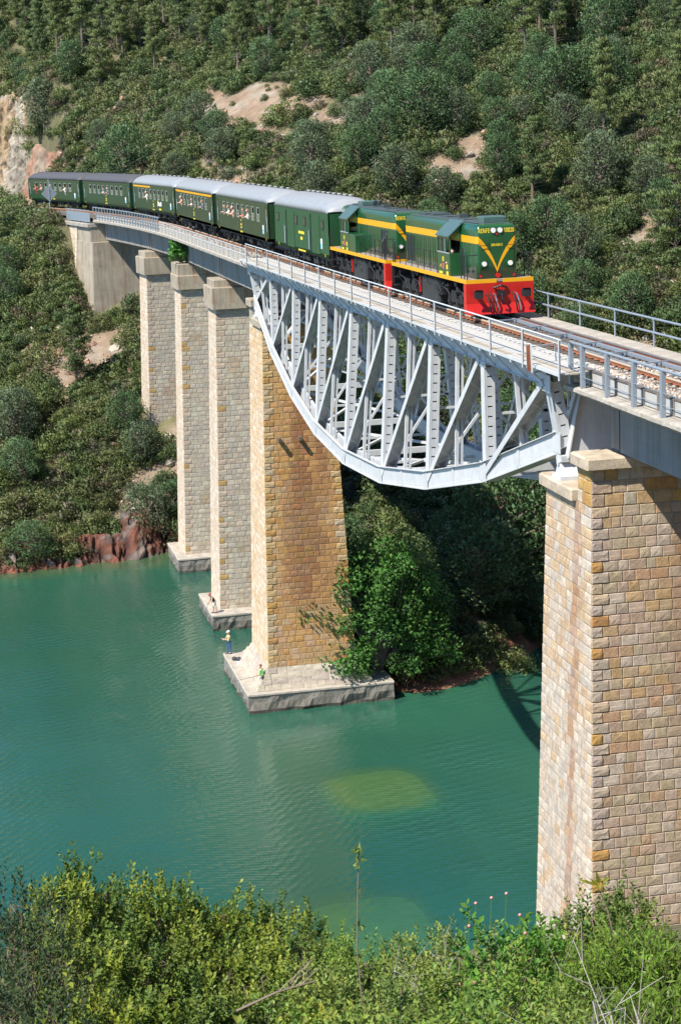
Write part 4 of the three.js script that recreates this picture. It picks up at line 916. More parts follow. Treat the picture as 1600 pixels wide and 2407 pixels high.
  for (const [x, d] of [[L, 1], [0, -1]]) {
    const b = new MB(), f = (a) => x + d * a;
    b.box(Math.min(f(0), f(-0.05)), 0.66, -1.5, Math.max(f(0), f(-0.05)), 1.52, 1.5);
    const r0 = [V(f(0), 0.66, 1.5), V(f(0), 0.66, -1.5), V(f(0.2), 0.2, -1.5), V(f(0.2), 0.2, 1.5)], r1 = r0.map((p) => p.clone().add(V(-0.05 * d, 0, 0)));
    if (d > 0) b.loft([r1, r0], true); else b.loft([r0, r1], true);
    if (d > 0) for (const z of [1.47, -1.47]) b.bar(V(f(-0.22), 0.25, z), V(f(-0.22), 1.52, z), 0.4, 0.05, V(0, 0, 1));
    put('pilot', b.geo(), d > 0 ? PAINT.red : M.black, t);
    for (const z of [1.06, -1.06]) {
      put('buffer', new MB().tube([V(f(0), 1.08, z), V(f(0.35), 1.08, z)], 0.11, 10, 0.085).soft(Math.min(f(0.35), f(0.41)), 0.9, z - 0.2, Math.max(f(0.35), f(0.41)), 1.26, z + 0.2, 0.05).geo(), M.blackGrey, t);
    }
    put('coupling', new MB().box(Math.min(f(0), f(0.2)), 0.95, -0.16, Math.max(f(0), f(0.2)), 1.18, 0.16).tube([V(f(0.2), 1.05, 0), V(f(0.36), 1.0, 0), V(f(0.38), 0.8, 0), V(f(0.28), 0.68, 0)], 0.05, 7).tube([V(f(0.05), 1.3, 0.3), V(f(0.14), 1.4, 0), V(f(0.05), 1.3, -0.3)], 0.05, 6).geo(), M.black, t);
    for (const [z, m] of [[0.62, M.rubber], [0.45, M.rubber], [0.28, M.chrome], [-0.55, M.rubber], [-0.7, M.chrome]]) {
      put('air_hose', new MB().tube([V(f(0), 1.05, z), V(f(0.18), 1.02, z), V(f(0.27), 0.75, z - 0.06), V(f(0.26), 0.45, z - 0.12), V(f(0.2), 0.3, z - 0.16)], 0.035, 7).geo(), m, t);
    }
  }
  // lamps, lettering and rails on the lettered end
  const N = h1 + 0.004;
  for (const z of [0.15, -0.15]) { put('headlight', new MB().disc(V(N + 0.02, 3.72, z), V(1, 0, 0), 0.105, 0.06, 16).geo(), PAINT.lamp, t); put('lamp_rim', new MB().disc(V(N, 3.72, z), V(1, 0, 0), 0.13, 0.05, 16).geo(), M.chrome, t); }
  put('marker_light', new MB().disc(V(N + 0.01, 3.56, 0), V(1, 0, 0), 0.045, 0.05, 10).geo(), PAINT.red, t);
  for (const z of [0.58, -0.58]) {
    put('nose_light', new MB().disc(V(N + 0.03, 2.31, z), V(1, 0, 0), 0.105, 0.08, 16).geo(), PAINT.lamp, t);
    put('lamp_box', new MB().box(N - 0.01, 2.17, z - 0.15, N + 0.02, 2.45, z + 0.15).box(N, 2.1, z - 0.16, N + 0.07, 2.12, z + 0.16).geo(), PAINT.green, t);
    put('marker_light', new MB().disc(V(N + 0.01, 1.79, z * 1.28), V(1, 0, 0), 0.055, 0.05, 10).geo(), PAINT.red, t);
    put('grab_handle', new MB().tube([V(N, 3.24, z - 0.2), V(N + 0.07, 3.1, z - 0.16), V(N + 0.07, 3.08, z + 0.16), V(N, 3.2, z + 0.2)], 0.014, 5).geo(), M.black, t);
  }
  put('marker_light', new MB().disc(V(N + 0.03, 1.80, -0.02), V(1, 0, 0), 0.105, 0.1, 16).geo(), PAINT.red, t);
  letters('RENFE', 0.19, N, 3.62, 0.555, '+x', t, PAINT.lettering, 0.64);
  if (front) { letters('10820', 0.19, N, 3.62, -0.555, '+x', t, PAINT.lettering, 0.64); letters('308-020-2', 0.105, N, 3.05, 0, '+x', t); }
  for (const s of [1]) {
    letters('RE', 0.2, c0 + 1.0, 2.28, 1.452, '+z', t);
    put('emblem', new MB().box(c0 + 0.86, 1.95, 1.45, c0 + 1.12, 2.2, 1.458).geo(), PAINT.pink, t);
    put('notice', new MB().box(c0 + 0.5, 2.0, 1.45, c0 + 0.58, 2.14, 1.458).box(c0 + 1.5, 1.95, 1.45, c0 + 1.72, 2.16, 1.458).box(c0 + 0.3, 1.72, 1.45, c0 + 0.85, 1.82, 1.458).box(c0 + 1.5, 1.7, 1.45, c0 + 1.8, 1.86, 1.458).geo(), PAINT.lettering, t);
  }
  for (const s of [1, -1]) { // handrails along the board
    const r0 = front ? [0.3, 8.4] : [5.4, 13.1], b = new MB();
    for (let x = r0[0]; x <= r0[1] + 0.01; x += (r0[1] - r0[0]) / 7) b.tube([V(x, 1.66, 1.42 * s), V(x, 2.6, 1.42 * s)], 0.018, 5);
    b.tube([V(r0[0], 2.6, 1.42 * s), V(r0[1], 2.6, 1.42 * s)], 0.018, 5);
    put('handrail', b.geo(), M.black, t);
    const e = new MB();
    for (const x of [L - 0.05, L - 0.5, L - 1.0]) e.tube([V(x, 1.66, 1.42 * s), V(x, 2.72, 1.42 * s)], 0.026, 5);
    e.tube([V(L - 0.05, 2.72, 1.42 * s), V(L - 1.3, 2.72, 1.42 * s)], 0.022, 5).tube([V(L - 0.05, 2.72, 1.42 * s), V(L - 0.05, 2.72, 0.95 * s)], 0.02, 5);
    for (const x of [0.05, 0.5]) e.tube([V(x, 1.66, 1.42 * s), V(x, 2.72, 1.42 * s)], 0.026, 5);
    put('end_rail', e.geo(), M.black, t);
  }
  if (!front) put('white_pole', new MB().tube([V(11.5, 2.45, 1.2), V(13.3, 3.0, 1.35)], 0.03, 6).geo(), M.chrome, t);
  // running gear
  bogie(t, 2.5, [-1.35, 0, 1.35], 0.5); bogie(t, 10.9, [-1.35, 0, 1.35], 0.5);
  const u = new MB();
  u.box(0.3, 1.1, -0.6, L - 0.3, 1.53, 0.6);
  const r = random(front ? 5 : 6);
  for (const s of [1, -1]) for (let i = 0; i < 26; i++) { const x = 0.6 + r() * (L - 1.4), y = 0.7 + r() * 0.65, q = 0.08 + 0.14 * r(); u.box(x, y, Math.min(s, s * 1.32), x + q * 2, y + q, Math.max(s, s * 1.32)); }
  for (const s of [1, -1]) for (let i = 0; i < 5; i++) { const x = 0.7 + i * 2.6; u.tube([V(x, 1.45, 1.25 * s), V(x + 0.3, 1.1, 1.32 * s), V(x + 1.1, 1.05, 1.32 * s), V(x + 1.4, 0.8, 1.25 * s)], 0.03, 5); }
  put('underframe', u.geo(), M.black, t);
  put('fuel_tank', new MB().soft(5.1, 0.35, -1.3, 8.1, 1.4, 1.3, 0.1).geo(), M.blackGrey, t);
  for (const x of [4.8]) for (const s of [1, -1]) put('warning_stripe', new MB().box(x, 0.55, Math.min(1.26 * s, 1.3 * s), x + 0.07, 1.25, Math.max(1.3 * s, 1.34 * s)).geo(), PAINT.red, t);
  for (const s of [1, -1]) for (const x of [0.1, L - 0.5]) put('step', new MB().box(x, 0.55, Math.min(1.2 * s, 1.45 * s), x + 0.4, 0.59, Math.max(1.2 * s, 1.45 * s)).box(x, 0.95, Math.min(1.2 * s, 1.45 * s), x + 0.4, 0.99, Math.max(1.2 * s, 1.45 * s)).box(x, 0.55, Math.min(1.4 * s, 1.44 * s), x + 0.03, 1.5, Math.max(1.4 * s, 1.44 * s)).geo(), M.iron, t);
  return t;
}
locomotive('diesel_locomotive', 'leading green locomotive with yellow V and red buffer beam, numbered 10820', 37.39, true);
locomotive('diesel_locomotive', 'second green locomotive, coupled behind the leading one, cab at its rear', 22.66, false);

const WIN = 8;
function vehicle(name, label, group, s, L, { body, roof, windows = true, band = 0, logo, vents = M.white, doors = false }) {
  const { p, turn } = onTrack(s);
  const t = thing(name, label, windows ? 'railway coach' : 'luggage van', group, [p.x, 0, p.z], turn), h = L / 2, Y0 = 0.95, Y1 = 3.5, w = 1.45;
  // roof with domed ends
  const rings = [], nx = [[-h, 0.12], [-h + 0.08, 0.34], [-h + 0.35, 0.6], [-h + 0.9, 0.8], [-h + 1.6, 0.88], [h - 1.6, 0.88], [h - 0.9, 0.8], [h - 0.35, 0.6], [h - 0.08, 0.34], [h, 0.12]];
  for (const [x, c] of nx) rings.push(Array.from({ length: 15 }, (_, i) => { const a = i / 14 * Math.PI, q = Math.cos(a); return V(x, Y1 + c * Math.pow(Math.sin(a), 0.8), (w + 0.02) * q); }));
  put('roof', smoothed(new MB().loft(rings, true).geo()), roof, t);
  const vent = new MB().tube([V(0, Y1 + 0.7, -0.45), V(0, Y1 + 0.93, -0.45)], 0.1, 8).disc(V(0, Y1 + 0.94, -0.45), V(0, 1, 0), 0.15, 0.05, 10).geo();
  for (let i = 0; i < 9; i++) put('roof_vent', vent, vents, t).position.x = -h + 2.4 + i * (L - 4.8) / 8;
  const b = new MB(), pitch = 2.22, x0 = -pitch * (WIN - 1) / 2, ww = 1.02, wy0 = 2.17, wy1 = 3.14;
  for (const s2 of [1, -1]) {
    const z0 = Math.min(w * s2, (w - 0.07) * s2), z1 = Math.max(w * s2, (w - 0.07) * s2);
    b.box(-h, Y0, z0, h, windows ? wy0 : Y1, z1);
    if (windows) {
      b.box(-h, wy1, z0, h, Y1, z1);
      let x = -h;
      for (let i = 0; i < WIN; i++) { const c = x0 + i * pitch - ww / 2; b.box(x, wy0, z0, c, wy1, z1); x = c + ww; }
      b.box(x, wy0, z0, h, wy1, z1);
    }
  }
  b.box(-h, Y0, -w, -h + 0.07, Y1 + 0.1, w).box(h - 0.07, Y0, -w, h, Y1 + 0.1, w).box(-h, Y0, -w, h, Y0 + 0.2, w);
  put('body', b.geo(), body, t);
  if (windows) {
    for (const s2 of [1, -1]) for (let i = 0; i < WIN; i++) {
      const c = x0 + i * pitch, f = new MB(), z = (w + 0.005) * s2, za = Math.min(z, z - 0.05 * s2), zb = Math.max(z, z - 0.05 * s2), e = 0.045;
      f.box(c - ww / 2, wy0, za, c + ww / 2, wy0 + e, zb).box(c - ww / 2, wy1 - e, za, c + ww / 2, wy1, zb).box(c - ww / 2, wy0 + e, za, c - ww / 2 + e, wy1 - e, zb).box(c + ww / 2 - e, wy0 + e, za, c + ww / 2, wy1 - e, zb).box(c - ww / 2 + e, 2.64, za, c + ww / 2 - e, 2.68, zb);
      const fr = put('window', f.geo(), PAINT.frame, t);
      put('pane', new MB().box(c - ww / 2 + e, wy0 + e, (za + zb) / 2 - 0.006, c + ww / 2 - e, 2.64, (za + zb) / 2 + 0.006).geo(), PAINT.pane, fr);
    }
    put('interior', new MB().box(-h + 0.3, Y0 + 0.25, -0.25, h - 0.3, Y1 - 0.05, 0.25).geo(), PAINT.inside, t);
    // doors near both ends, with a tall narrow window and a handrail
    for (const x of [-h + 0.75, h - 0.75]) { const dz = w + 0.004; const d = put('door', new MB().box(x - 0.42, Y0 + 0.08, w, x - 0.405, 3.3, dz + 0.008).box(x + 0.405, Y0 + 0.08, w, x + 0.42, 3.3, dz + 0.008).box(x - 0.42, 3.28, w, x + 0.42, 3.3, dz + 0.008).geo(), M.blackGrey, t); put('door_window', new MB().box(x - 0.2, 2.25, w, x + 0.2, 3.1, w + 0.012).geo(), PAINT.pane, d); put('handrail', new MB().tube([V(x + 0.55, 1.6, w + 0.06), V(x + 0.55, 2.6, w + 0.06)], 0.03, 6).geo(), M.chrome, d); }
  } else {
    for (const x of [-2.9, 5.0]) { put('sliding_door', new MB().box(x - 1.35, Y0 + 0.12, w, x + 1.1, 3.32, w + 0.03).geo(), body, t); put('door_track', new MB().box(x - 1.5, Y0 + 0.12, w, x - 1.37, 3.34, w + 0.06).geo(), M.black, t); put('handrail', new MB().tube([V(x - 1.75, 1.25, w + 0.08), V(x - 1.75, 2.35, w + 0.08)], 0.04, 6).geo(), M.chrome, t); }
    for (const x of [-7.4, -1.1, 1.6, 7.0]) { const f = put('window', new MB().box(x - 0.36, 2.55, w, x + 0.36, 3.1, w + 0.036).geo(), M.blackGrey, t); put('pane', new MB().box(x - 0.29, 2.62, w + 0.03, x + 0.29, 3.03, w + 0.042).geo(), PAINT.glass ?? M.glassDark, f); }
  }
  if (band) put('yellow_band', new MB().box(-h + 0.4, 3.27, w + 0.001, -h + 0.4 + (L - 1.1) * band, 3.43, w + 0.012).geo(), PAINT.yellow, t);
  // lettering too small to read: yellow lines and a white and blue sticker
  const k = new MB(), xm = windows ? 0.3 : 0.4;
  if (windows) { k.box(xm - 0.13, 1.95, w, xm + 0.13, 2.05, w + 0.008).box(xm - 0.22, 1.62, w, xm + 0.22, 1.76, w + 0.008).box(xm - 0.2, 1.42, w, xm + 0.22, 1.55, w + 0.008).box(xm - 0.5, 1.12, w, xm - 0.12, 1.22, w + 0.008).box(xm + 0.05, 1.12, w, xm + 0.5, 1.22, w + 0.008); }
  else { k.box(xm - 0.9, 2.02, w, xm - 0.05, 2.18, w + 0.008).box(xm + 0.05, 2.02, w, xm + 0.9, 2.18, w + 0.008).box(xm - 0.3, 1.66, w, xm + 0.32, 1.84, w + 0.008).box(xm - 1.1, 0.97, w, xm + 1.2, 1.06, w + 0.008); }
  for (const x of [-h + 1.2, h - 1.2]) k.box(x, 1.0, w, x + 0.1, 1.16, w + 0.008);
  put('yellow_marking', k.geo(), PAINT.lettering, t);
  const xs = h - 2.15;
  put('sticker', new MB().box(xs - 0.22, 1.42, w, xs + 0.22, 2.0, w + 0.008).geo(), PAINT.paper, t);
  put('sticker_print', new MB().box(xs - 0.2, 1.45, w + 0.007, xs + 0.2, 1.72, w + 0.012).geo(), PAINT.sky, t);
  if (logo) {
    put('emblem', new MB().quad(V(2.55, 1.55, w + 0.006), V(2.8, 1.55, w + 0.006), V(3.15, 2.1, w + 0.006), V(2.7, 2.1, w + 0.006)).geo(), PAINT.lettering, t);
    put('emblem_letters', new MB().box(3.1, 1.6, w, 3.6, 1.98, w + 0.01).box(3.7, 1.6, w, 4.2, 1.9, w + 0.01).box(4.3, 1.6, w, 4.75, 2.0, w + 0.01).geo(), PAINT.paper, t);
    put('yellow_marking', new MB().box(3.4, 1.2, w, 4.5, 1.36, w + 0.008).geo(), PAINT.lettering, t);
  }
  // gangways, buffers, underframe
  for (const d of [-1, 1]) {
    const g = new MB(), x = h * d;
    for (let i = 0; i < 5; i++) { const a = x + d * (i * 0.17), c = x + d * (i * 0.17 + 0.13); g.box(Math.min(a, c), 1.15, -0.62, Math.max(a, c), 3.25, 0.62); }
    g.box(Math.min(x, x + 0.85 * d), 1.2, -0.55, Math.max(x, x + 0.85 * d), 3.2, 0.55);
    put('gangway', g.geo(), windows ? body : M.black, t);
    for (const z of [0.95, -0.95]) put('buffer', new MB().tube([V(x, 1.06, z), V(x + d * 0.62, 1.06, z)], 0.09, 8).disc(V(x + d * 0.65, 1.06, z), V(1, 0, 0), 0.22, 0.06, 12).geo(), M.black, t);
  }
  const u = new MB();
  u.box(-h + 0.2, 0.8, -1.2, h - 0.2, 0.96, 1.2);
  const r = random(Math.round(s * 10) + 5000);
  for (const z of [1, -1]) for (let i = 0; i < 9; i++) { const x = -h + 5 + r() * (L - 10), q = 0.3 + r() * 0.7; u.box(x, 0.35 + 0.2 * r(), Math.min(z * 0.8, z * 1.25), x + q, 0.82, Math.max(z * 0.8, z * 1.25)); }
  put('underframe', u.geo(), M.black, t);
  for (const x of [-h + 3.3, h - 3.3]) bogie(t, x, [-1.25, 1.25], 0.46);
  return t;
}
const cg = 'green passenger coaches of the train';
vehicle('luggage_van', 'green windowless luggage van with silver roof right behind the locomotives', null, 13.5, 17.3, { body: PAINT.van, roof: PAINT.silver, windows: false });
const coachL = 23.7, coachS = [-9.5, -34.9, -60.3, -85.7, -111.1];
vehicle('passenger_coach', 'green coach with silver roof next to the luggage van, many windows open', cg, coachS[0], coachL, { body: PAINT.coachOlive, roof: PAINT.silver });
vehicle('passenger_coach', 'green coach with silver roof and a long yellow band over all its windows', cg, coachS[1], coachL, { body: PAINT.coachOlive, roof: PAINT.silver, band: 1 });
vehicle('passenger_coach', 'green coach with silver roof, short yellow band and a white emblem', cg, coachS[2], coachL, { body: PAINT.coach, roof: PAINT.silver, band: 0.45, logo: true });
vehicle('passenger_coach', 'dark green coach with dark grey roof, last but one of the train', cg, coachS[3], coachL, { body: PAINT.coach, roof: PAINT.greyRoof, vents: M.blackGrey });
vehicle('passenger_coach', 'dark green coach with dark grey roof at the very tail of the train', cg, coachS[4], coachL, { body: PAINT.coach, roof: PAINT.greyRoof, vents: M.blackGrey });
// ------------------------------------------------------------------ people: one continuous skin over a posed skeleton
const personMat = mat([1, 1, 1], 0.75, { vc: true });
// bones: [a, b, radius at a, radius at b, colour]; metres, feet at y = 0, facing +x
function skinned(bones, res, blend = 0.03) {
  const box = new THREE.Box3();
  for (const [a, b, ra, rb] of bones) { const m = Math.max(ra, rb) + 0.04; for (const p of [a, b]) { box.expandByPoint(p.clone().addScalar(m)); box.expandByPoint(p.clone().addScalar(-m)); } }
  const c = box.getCenter(V(0, 0, 0)), s = box.getSize(V(0, 0, 0)), half = Math.max(s.x, s.y, s.z) / 2 * 1.04;
  const mc = new MarchingCubes(res, personMat, false, false, 60000), q = V(0, 0, 0), ab = V(0, 0, 0), ap = V(0, 0, 0), n = mc.size, h = n / 2;
  const seg = bones.map(([a, b, ra, rb, col]) => ({ a, ab: b.clone().sub(a), l2: Math.max(1e-9, a.distanceToSquared(b)), ra, rb, col }));
  const dist = (p, s) => { ap.copy(p).sub(s.a); const t = clamp(ap.dot(s.ab) / s.l2, 0, 1); ab.copy(s.ab).multiplyScalar(t); return ap.distanceTo(ab) - lerp(s.ra, s.rb, t); };
  mc.isolation = 0;
  for (let k = 0; k < n; k++) for (let j = 0; j < n; j++) for (let i = 0; i < n; i++) {
    q.set((i - h) / h * half + c.x, (j - h) / h * half + c.y, (k - h) / h * half + c.z);
    let d = 9;
    for (const s of seg) { const e = dist(q, s), w = clamp(0.5 + 0.5 * (d - e) / blend, 0, 1); d = lerp(d, e, w) - blend * w * (1 - w); }
    mc.field[i + j * n + k * n * n] = -d;
  }
  mc.update();
  const N = mc.count, P = new Float32Array(N * 3), Nn = new Float32Array(N * 3), C = new Float32Array(N * 3);
  for (let i = 0; i < N; i++) {
    q.set(mc.positionArray[i * 3] * half + c.x, mc.positionArray[i * 3 + 1] * half + c.y, mc.positionArray[i * 3 + 2] * half + c.z).toArray(P, i * 3);
    for (let k = 0; k < 3; k++) Nn[i * 3 + k] = mc.normalArray[i * 3 + k];
    let best = 9, col = null;
    for (const s of seg) { const e = dist(q, s); if (e < best) { best = e; col = s.col; } }
    C.set(col, i * 3);
  }
  const g = new THREE.BufferGeometry();
  g.setAttribute('position', new THREE.BufferAttribute(P, 3)); g.setAttribute('normal', new THREE.BufferAttribute(Nn, 3)); g.setAttribute('color', new THREE.BufferAttribute(C, 3));
  return g;
}
const SKIN = [0.55, 0.31, 0.22];
function headBones(at, look, hair) { // look: unit facing direction
  const s = new THREE.Vector3().crossVectors(V(0, 1, 0), look).normalize(), o = (f, u, l) => at.clone().addScaledVector(look, f).add(V(0, u, 0)).addScaledVector(s, l);
  return [[o(-0.015, 0.05, 0), o(0.01, 0.02, 0), 0.094, 0.088, SKIN], [o(0.03, -0.05, 0), o(0.045, -0.07, 0), 0.06, 0.045, SKIN], [o(0.095, 0.0, 0), o(0.112, -0.018, 0), 0.014, 0.017, SKIN],
    [o(-0.01, -0.005, 0.088), o(-0.015, 0.02, 0.092), 0.018, 0.02, SKIN], [o(-0.01, -0.005, -0.088), o(-0.015, 0.02, -0.092), 0.018, 0.02, SKIN],
    [o(-0.045, 0.075, 0), o(-0.02, 0.10, 0), 0.095, 0.085, hair], [o(0.086, 0.02, 0.034), o(0.088, 0.02, 0.034), 0.011, 0.011, [0.05, 0.03, 0.02]], [o(0.086, 0.02, -0.034), o(0.088, 0.02, -0.034), 0.011, 0.011, [0.05, 0.03, 0.02]], [o(0.09, -0.055, 0.018), o(0.09, -0.055, -0.018), 0.01, 0.01, [0.4, 0.12, 0.1]]];
}
function handBones(wrist, dir, up, grip = 0.6) { // palm, four unequal fingers and a thumb, curled by grip
  const side = new THREE.Vector3().crossVectors(dir, up).normalize(), o = (f, u, l) => wrist.clone().addScaledVector(dir, f).addScaledVector(up, u).addScaledVector(side, l), B = [[o(0, 0, 0), o(0.07, 0, 0), 0.026, 0.032, SKIN], [o(0.05, 0, 0.022), o(0.08, 0, 0.026), 0.02, 0.018, SKIN], [o(0.05, 0, -0.022), o(0.08, 0, -0.026), 0.02, 0.018, SKIN]];
  [[0.033, 0.036], [0.011, 0.041], [-0.011, 0.038], [-0.033, 0.03]].forEach(([l, n]) => { B.push([o(0.085, 0, l), o(0.085 + n, -n * grip, l), 0.0095, 0.009, SKIN], [o(0.085 + n, -n * grip, l), o(0.085 + n * (1.5 - grip), -n * grip * 2.1, l), 0.009, 0.008, SKIN]); });
  B.push([o(0.02, -0.005, 0.035), o(0.06, -0.03, 0.055), 0.012, 0.01, SKIN], [o(0.06, -0.03, 0.055), o(0.088, -0.05, 0.04), 0.01, 0.0085, SKIN]);
  return B;
}
function limb(B, a, m, b, r, col, col2 = col) { B.push([a, m, r[0], r[1], col], [m, b, r[1], r[2], col2]); }
function person(label, group, pos, turn, bones, res, extra) {
  const t = thing('person', label, 'person', group, pos, turn);
  put('body', skinned(bones, res), personMat, t);
  if (extra) extra(t);
  return t;
}
function standing({ shirt, legs, hair, lean = 0, arms, look = V(1, -0.2, 0), sleeve = shirt, shoe = [0.06, 0.05, 0.045], stride = 0.1, shins = legs }) {
  const B = [], hip = V(0, 0.93, 0), L = (y, f = 0) => V(f + lean * Math.max(0, y - 0.93), y - 0.35 * lean * lean * Math.max(0, y - 0.93), 0);
  for (const s of [1, -1]) {
    const f = stride * s;
    limb(B, V(0, 0.9, 0.085 * s), V(f * 0.6 + 0.02, 0.49, 0.095 * s), V(f, 0.09, 0.10 * s), [0.092, 0.06, 0.042], legs, shins);
    B.push([V(f - 0.04, 0.05, 0.1 * s), V(f + 0.15, 0.035, 0.115 * s), 0.045, 0.035, shoe]);
  }
  B.push([V(-0.01, 0.95, 0.06), V(-0.01, 0.95, -0.06), 0.11, 0.11, legs], [L(1.05), L(1.28), 0.125, 0.14, shirt], [L(1.12).add(V(0, 0, 0.05)), L(1.36).add(V(0, 0, 0.11)), 0.1, 0.085, shirt], [L(1.12).add(V(0, 0, -0.05)), L(1.36).add(V(0, 0, -0.11)), 0.1, 0.085, shirt], [L(1.40), L(1.52), 0.058, 0.055, SKIN]);
  B.push(...headBones(L(1.62, 0.015), look.clone().normalize(), hair));
  arms.forEach(([el, wr], i) => { const s = i ? -1 : 1, sh = L(1.385).add(V(0, 0, 0.19 * s)), E = L(1.2).add(el), W = L(1.2).add(wr); limb(B, sh, E, W, [0.058, 0.043, 0.03], sleeve, SKIN); B.push(...handBones(W, W.clone().sub(E).normalize(), V(0, 1, 0).addScaledVector(W.clone().sub(E).normalize(), -W.clone().sub(E).normalize().y).normalize(), 0.9)); });
  return B;
}
const cap = (at, m) => (t) => put('cap', smoothed(new MB().loft([[-0.01, 0.115], [0.05, 0.112], [0.095, 0.08], [0.115, 0.02]].map(([y, r]) => Array.from({ length: 12 }, (_, i) => { const a = -i / 12 * Math.PI * 2; return V(at.x + r * Math.cos(a), at.y + y, at.z + r * Math.sin(a)); })), true).quad(V(at.x + 0.09, at.y, at.z + 0.08), V(at.x + 0.2, at.y - 0.015, at.z + 0.05), V(at.x + 0.2, at.y - 0.015, at.z - 0.05), V(at.x + 0.09, at.y, at.z - 0.08)).geo()), m, t);
const PL = -29.7;
person('angler in blue jeans, khaki shirt and white cap at the plinth corner', 'anglers on the pier plinths', [-5.6, PL, 4.42], -Math.PI / 2 + 0.3, standing({ shirt: [0.38, 0.34, 0.17], legs: [0.045, 0.10, 0.26], hair: [0.1, 0.06, 0.04], arms: [[V(0.16, -0.06, 0.2), V(0.38, -0.02, 0.08)], [V(0.14, -0.08, -0.2), V(0.32, -0.04, -0.04)]] }), 96, cap(V(0.0, 1.70, 0), mat([0.8, 0.8, 0.77], 0.8)));
person('angler in a light green shirt and dark trousers looking down, near plinth edge', 'anglers on the pier plinths', [4.2, PL, 3.55], -2.2, standing({ shirt: [0.22, 0.55, 0.16], legs: [0.05, 0.05, 0.035], hair: [0.16, 0.05, 0.03], lean: 0.25, look: V(1, -0.7, 0), arms: [[V(0.1, -0.12, 0.21), V(0.3, -0.14, 0.1)], [V(0.1, -0.12, -0.21), V(0.3, -0.14, -0.1)]] }), 96);
person('angler in a dark vest, red cap and pale shorts bending over the water', 'anglers on the pier plinths', [-18.3, -29.75, 3.62], -Math.PI / 2 + 0.2, standing({ shirt: [0.04, 0.06, 0.06], sleeve: SKIN, legs: [0.62, 0.58, 0.5], shins: SKIN, hair: [0.1, 0.06, 0.04], lean: 0.55, look: V(1, -0.9, 0), arms: [[V(0.16, -0.16, 0.2), V(0.36, -0.22, 0.08)], [V(0.16, -0.16, -0.2), V(0.34, -0.2, -0.06)]] }), 96, cap(V(0.38, 1.6, 0), mat([0.55, 0.08, 0.06], 0.8)));
for (const [lab, a, b] of [['thin fishing rod of the angler in blue jeans', V(-5.7, -28.52, 4.82), V(-6.2, -27.6, 8.2)], ['thin fishing rod of the angler in the green shirt', V(4.0, -28.75, 3.8), V(5.8, -28.6, 6.9)], ['pale fishing rod of the bending angler, dipping to the water', V(-18.2, -28.72, 4.05), V(-17.6, -31.0, 5.3)]]) {
  const t = thing('fishing_rod', lab, 'fishing rod', null, a.toArray()), d = b.clone().sub(a);
  put('rod', new MB().tube([V(0, 0, 0), d.clone().multiplyScalar(0.5), d], 0.016, 5, 0.005).geo(), M.iron, t);
  put('grip', new MB().tube([d.clone().multiplyScalar(-0.12), d.clone().multiplyScalar(0.06)], 0.02, 6).geo(), M.plank, t);
}
{
  const t = thing('tackle_bag', 'dark tackle bag with a white cloth lying on the plinth', 'bag', null, [-3.3, PL, 4.0], 0.4), sph = (x, y, z, a, b, c) => { const g = new THREE.SphereGeometry(1, 14, 10), P = g.attributes.position; for (let i = 0; i < P.count; i++) { const q = 0.85 + 0.3 * fbm(P.getX(i) * 2 + x * 5, P.getY(i) * 2 + P.getZ(i), 5, 3); P.setXYZ(i, x + a * q * P.getX(i), Math.max(0.005, y + b * q * P.getY(i)), z + c * q * P.getZ(i)); } g.computeVertexNormals(); return g; };
  put('bag', sph(0, 0.14, 0, 0.36, 0.2, 0.24), mat([0.03, 0.03, 0.045], 0.8), t);
  put('pouch', sph(-0.6, 0.1, 0.1, 0.26, 0.15, 0.2), mat([0.035, 0.03, 0.03], 0.8), t);
  put('cloth', sph(0.35, 0.05, 0.22, 0.3, 0.07, 0.18), mat([0.7, 0.75, 0.85], 0.9), t);
}
// passengers leaning out of the coach windows, seen from the waist up
const coachWords = ['the coach beside the van', 'the long banded coach', 'the emblem coach', 'the last but one coach', 'the tail coach'];
const shirts = [[0.7, 0.66, 0.6, 'white'], [0.5, 0.07, 0.06, 'red'], [0.06, 0.09, 0.2, 'dark blue'], [0.55, 0.3, 0.2, 'orange'], [0.45, 0.55, 0.62, 'pale blue'], [0.1, 0.1, 0.1, 'black']];
[[0, 0, 5], [0, 1, 0], [0, 2, 3], [0, 4, 1], [0, 5, 0], [1, 0, 3], [1, 3, 0], [1, 6, 2], [2, 2, 0], [3, 3, 4], [3, 4, 5], [4, 0, 1], [4, 1, 3], [4, 3, 3], [4, 6, 0]].forEach(([c, w, k], i) => {
  const s = coachS[c] + (w - 3.5) * 2.22, shirt = shirts[k].slice(0, 3), { p, turn } = onTrack(s, 1.30 + 0.05 * (i % 3), 2.15);
  const B = [[V(-0.1, -0.35, 0), V(0, 0.28, 0), 0.13, 0.14, shirt], [V(-0.03, 0.1, 0.06), V(0.02, 0.36, 0.12), 0.1, 0.085, shirt], [V(-0.03, 0.1, -0.06), V(0.02, 0.36, -0.12), 0.1, 0.085, shirt], [V(0.04, 0.4, 0), V(0.1, 0.52, 0), 0.055, 0.055, SKIN], ...headBones(V(0.13, 0.61, 0), V(1, -0.1, 0.5 * (i % 2 ? 1 : -1)).normalize(), pick([[0.05, 0.03, 0.02], [0.2, 0.12, 0.05], [0.4, 0.38, 0.35]], (i * 0.37) % 1))];
  for (const q of [1, -1]) { const E = V(0.2, 0.16, 0.26 * q), W = V(0.36, 0.16 - 0.03 * q, 0.1 * q); limb(B, V(0.02, 0.37, 0.19 * q), E, W, [0.055, 0.042, 0.032], shirt, SKIN); B.push(...handBones(W, V(0.5, -0.3, -0.6 * q).normalize(), V(0.3, 0.9, 0).normalize(), 0.7)); }
  person(`${shirts[k][3]} shirted passenger at window ${w + 1} from the tail in ${coachWords[c]}`, 'passengers at the coach windows', p.toArray(), turn - Math.PI / 2, B, 44);
});
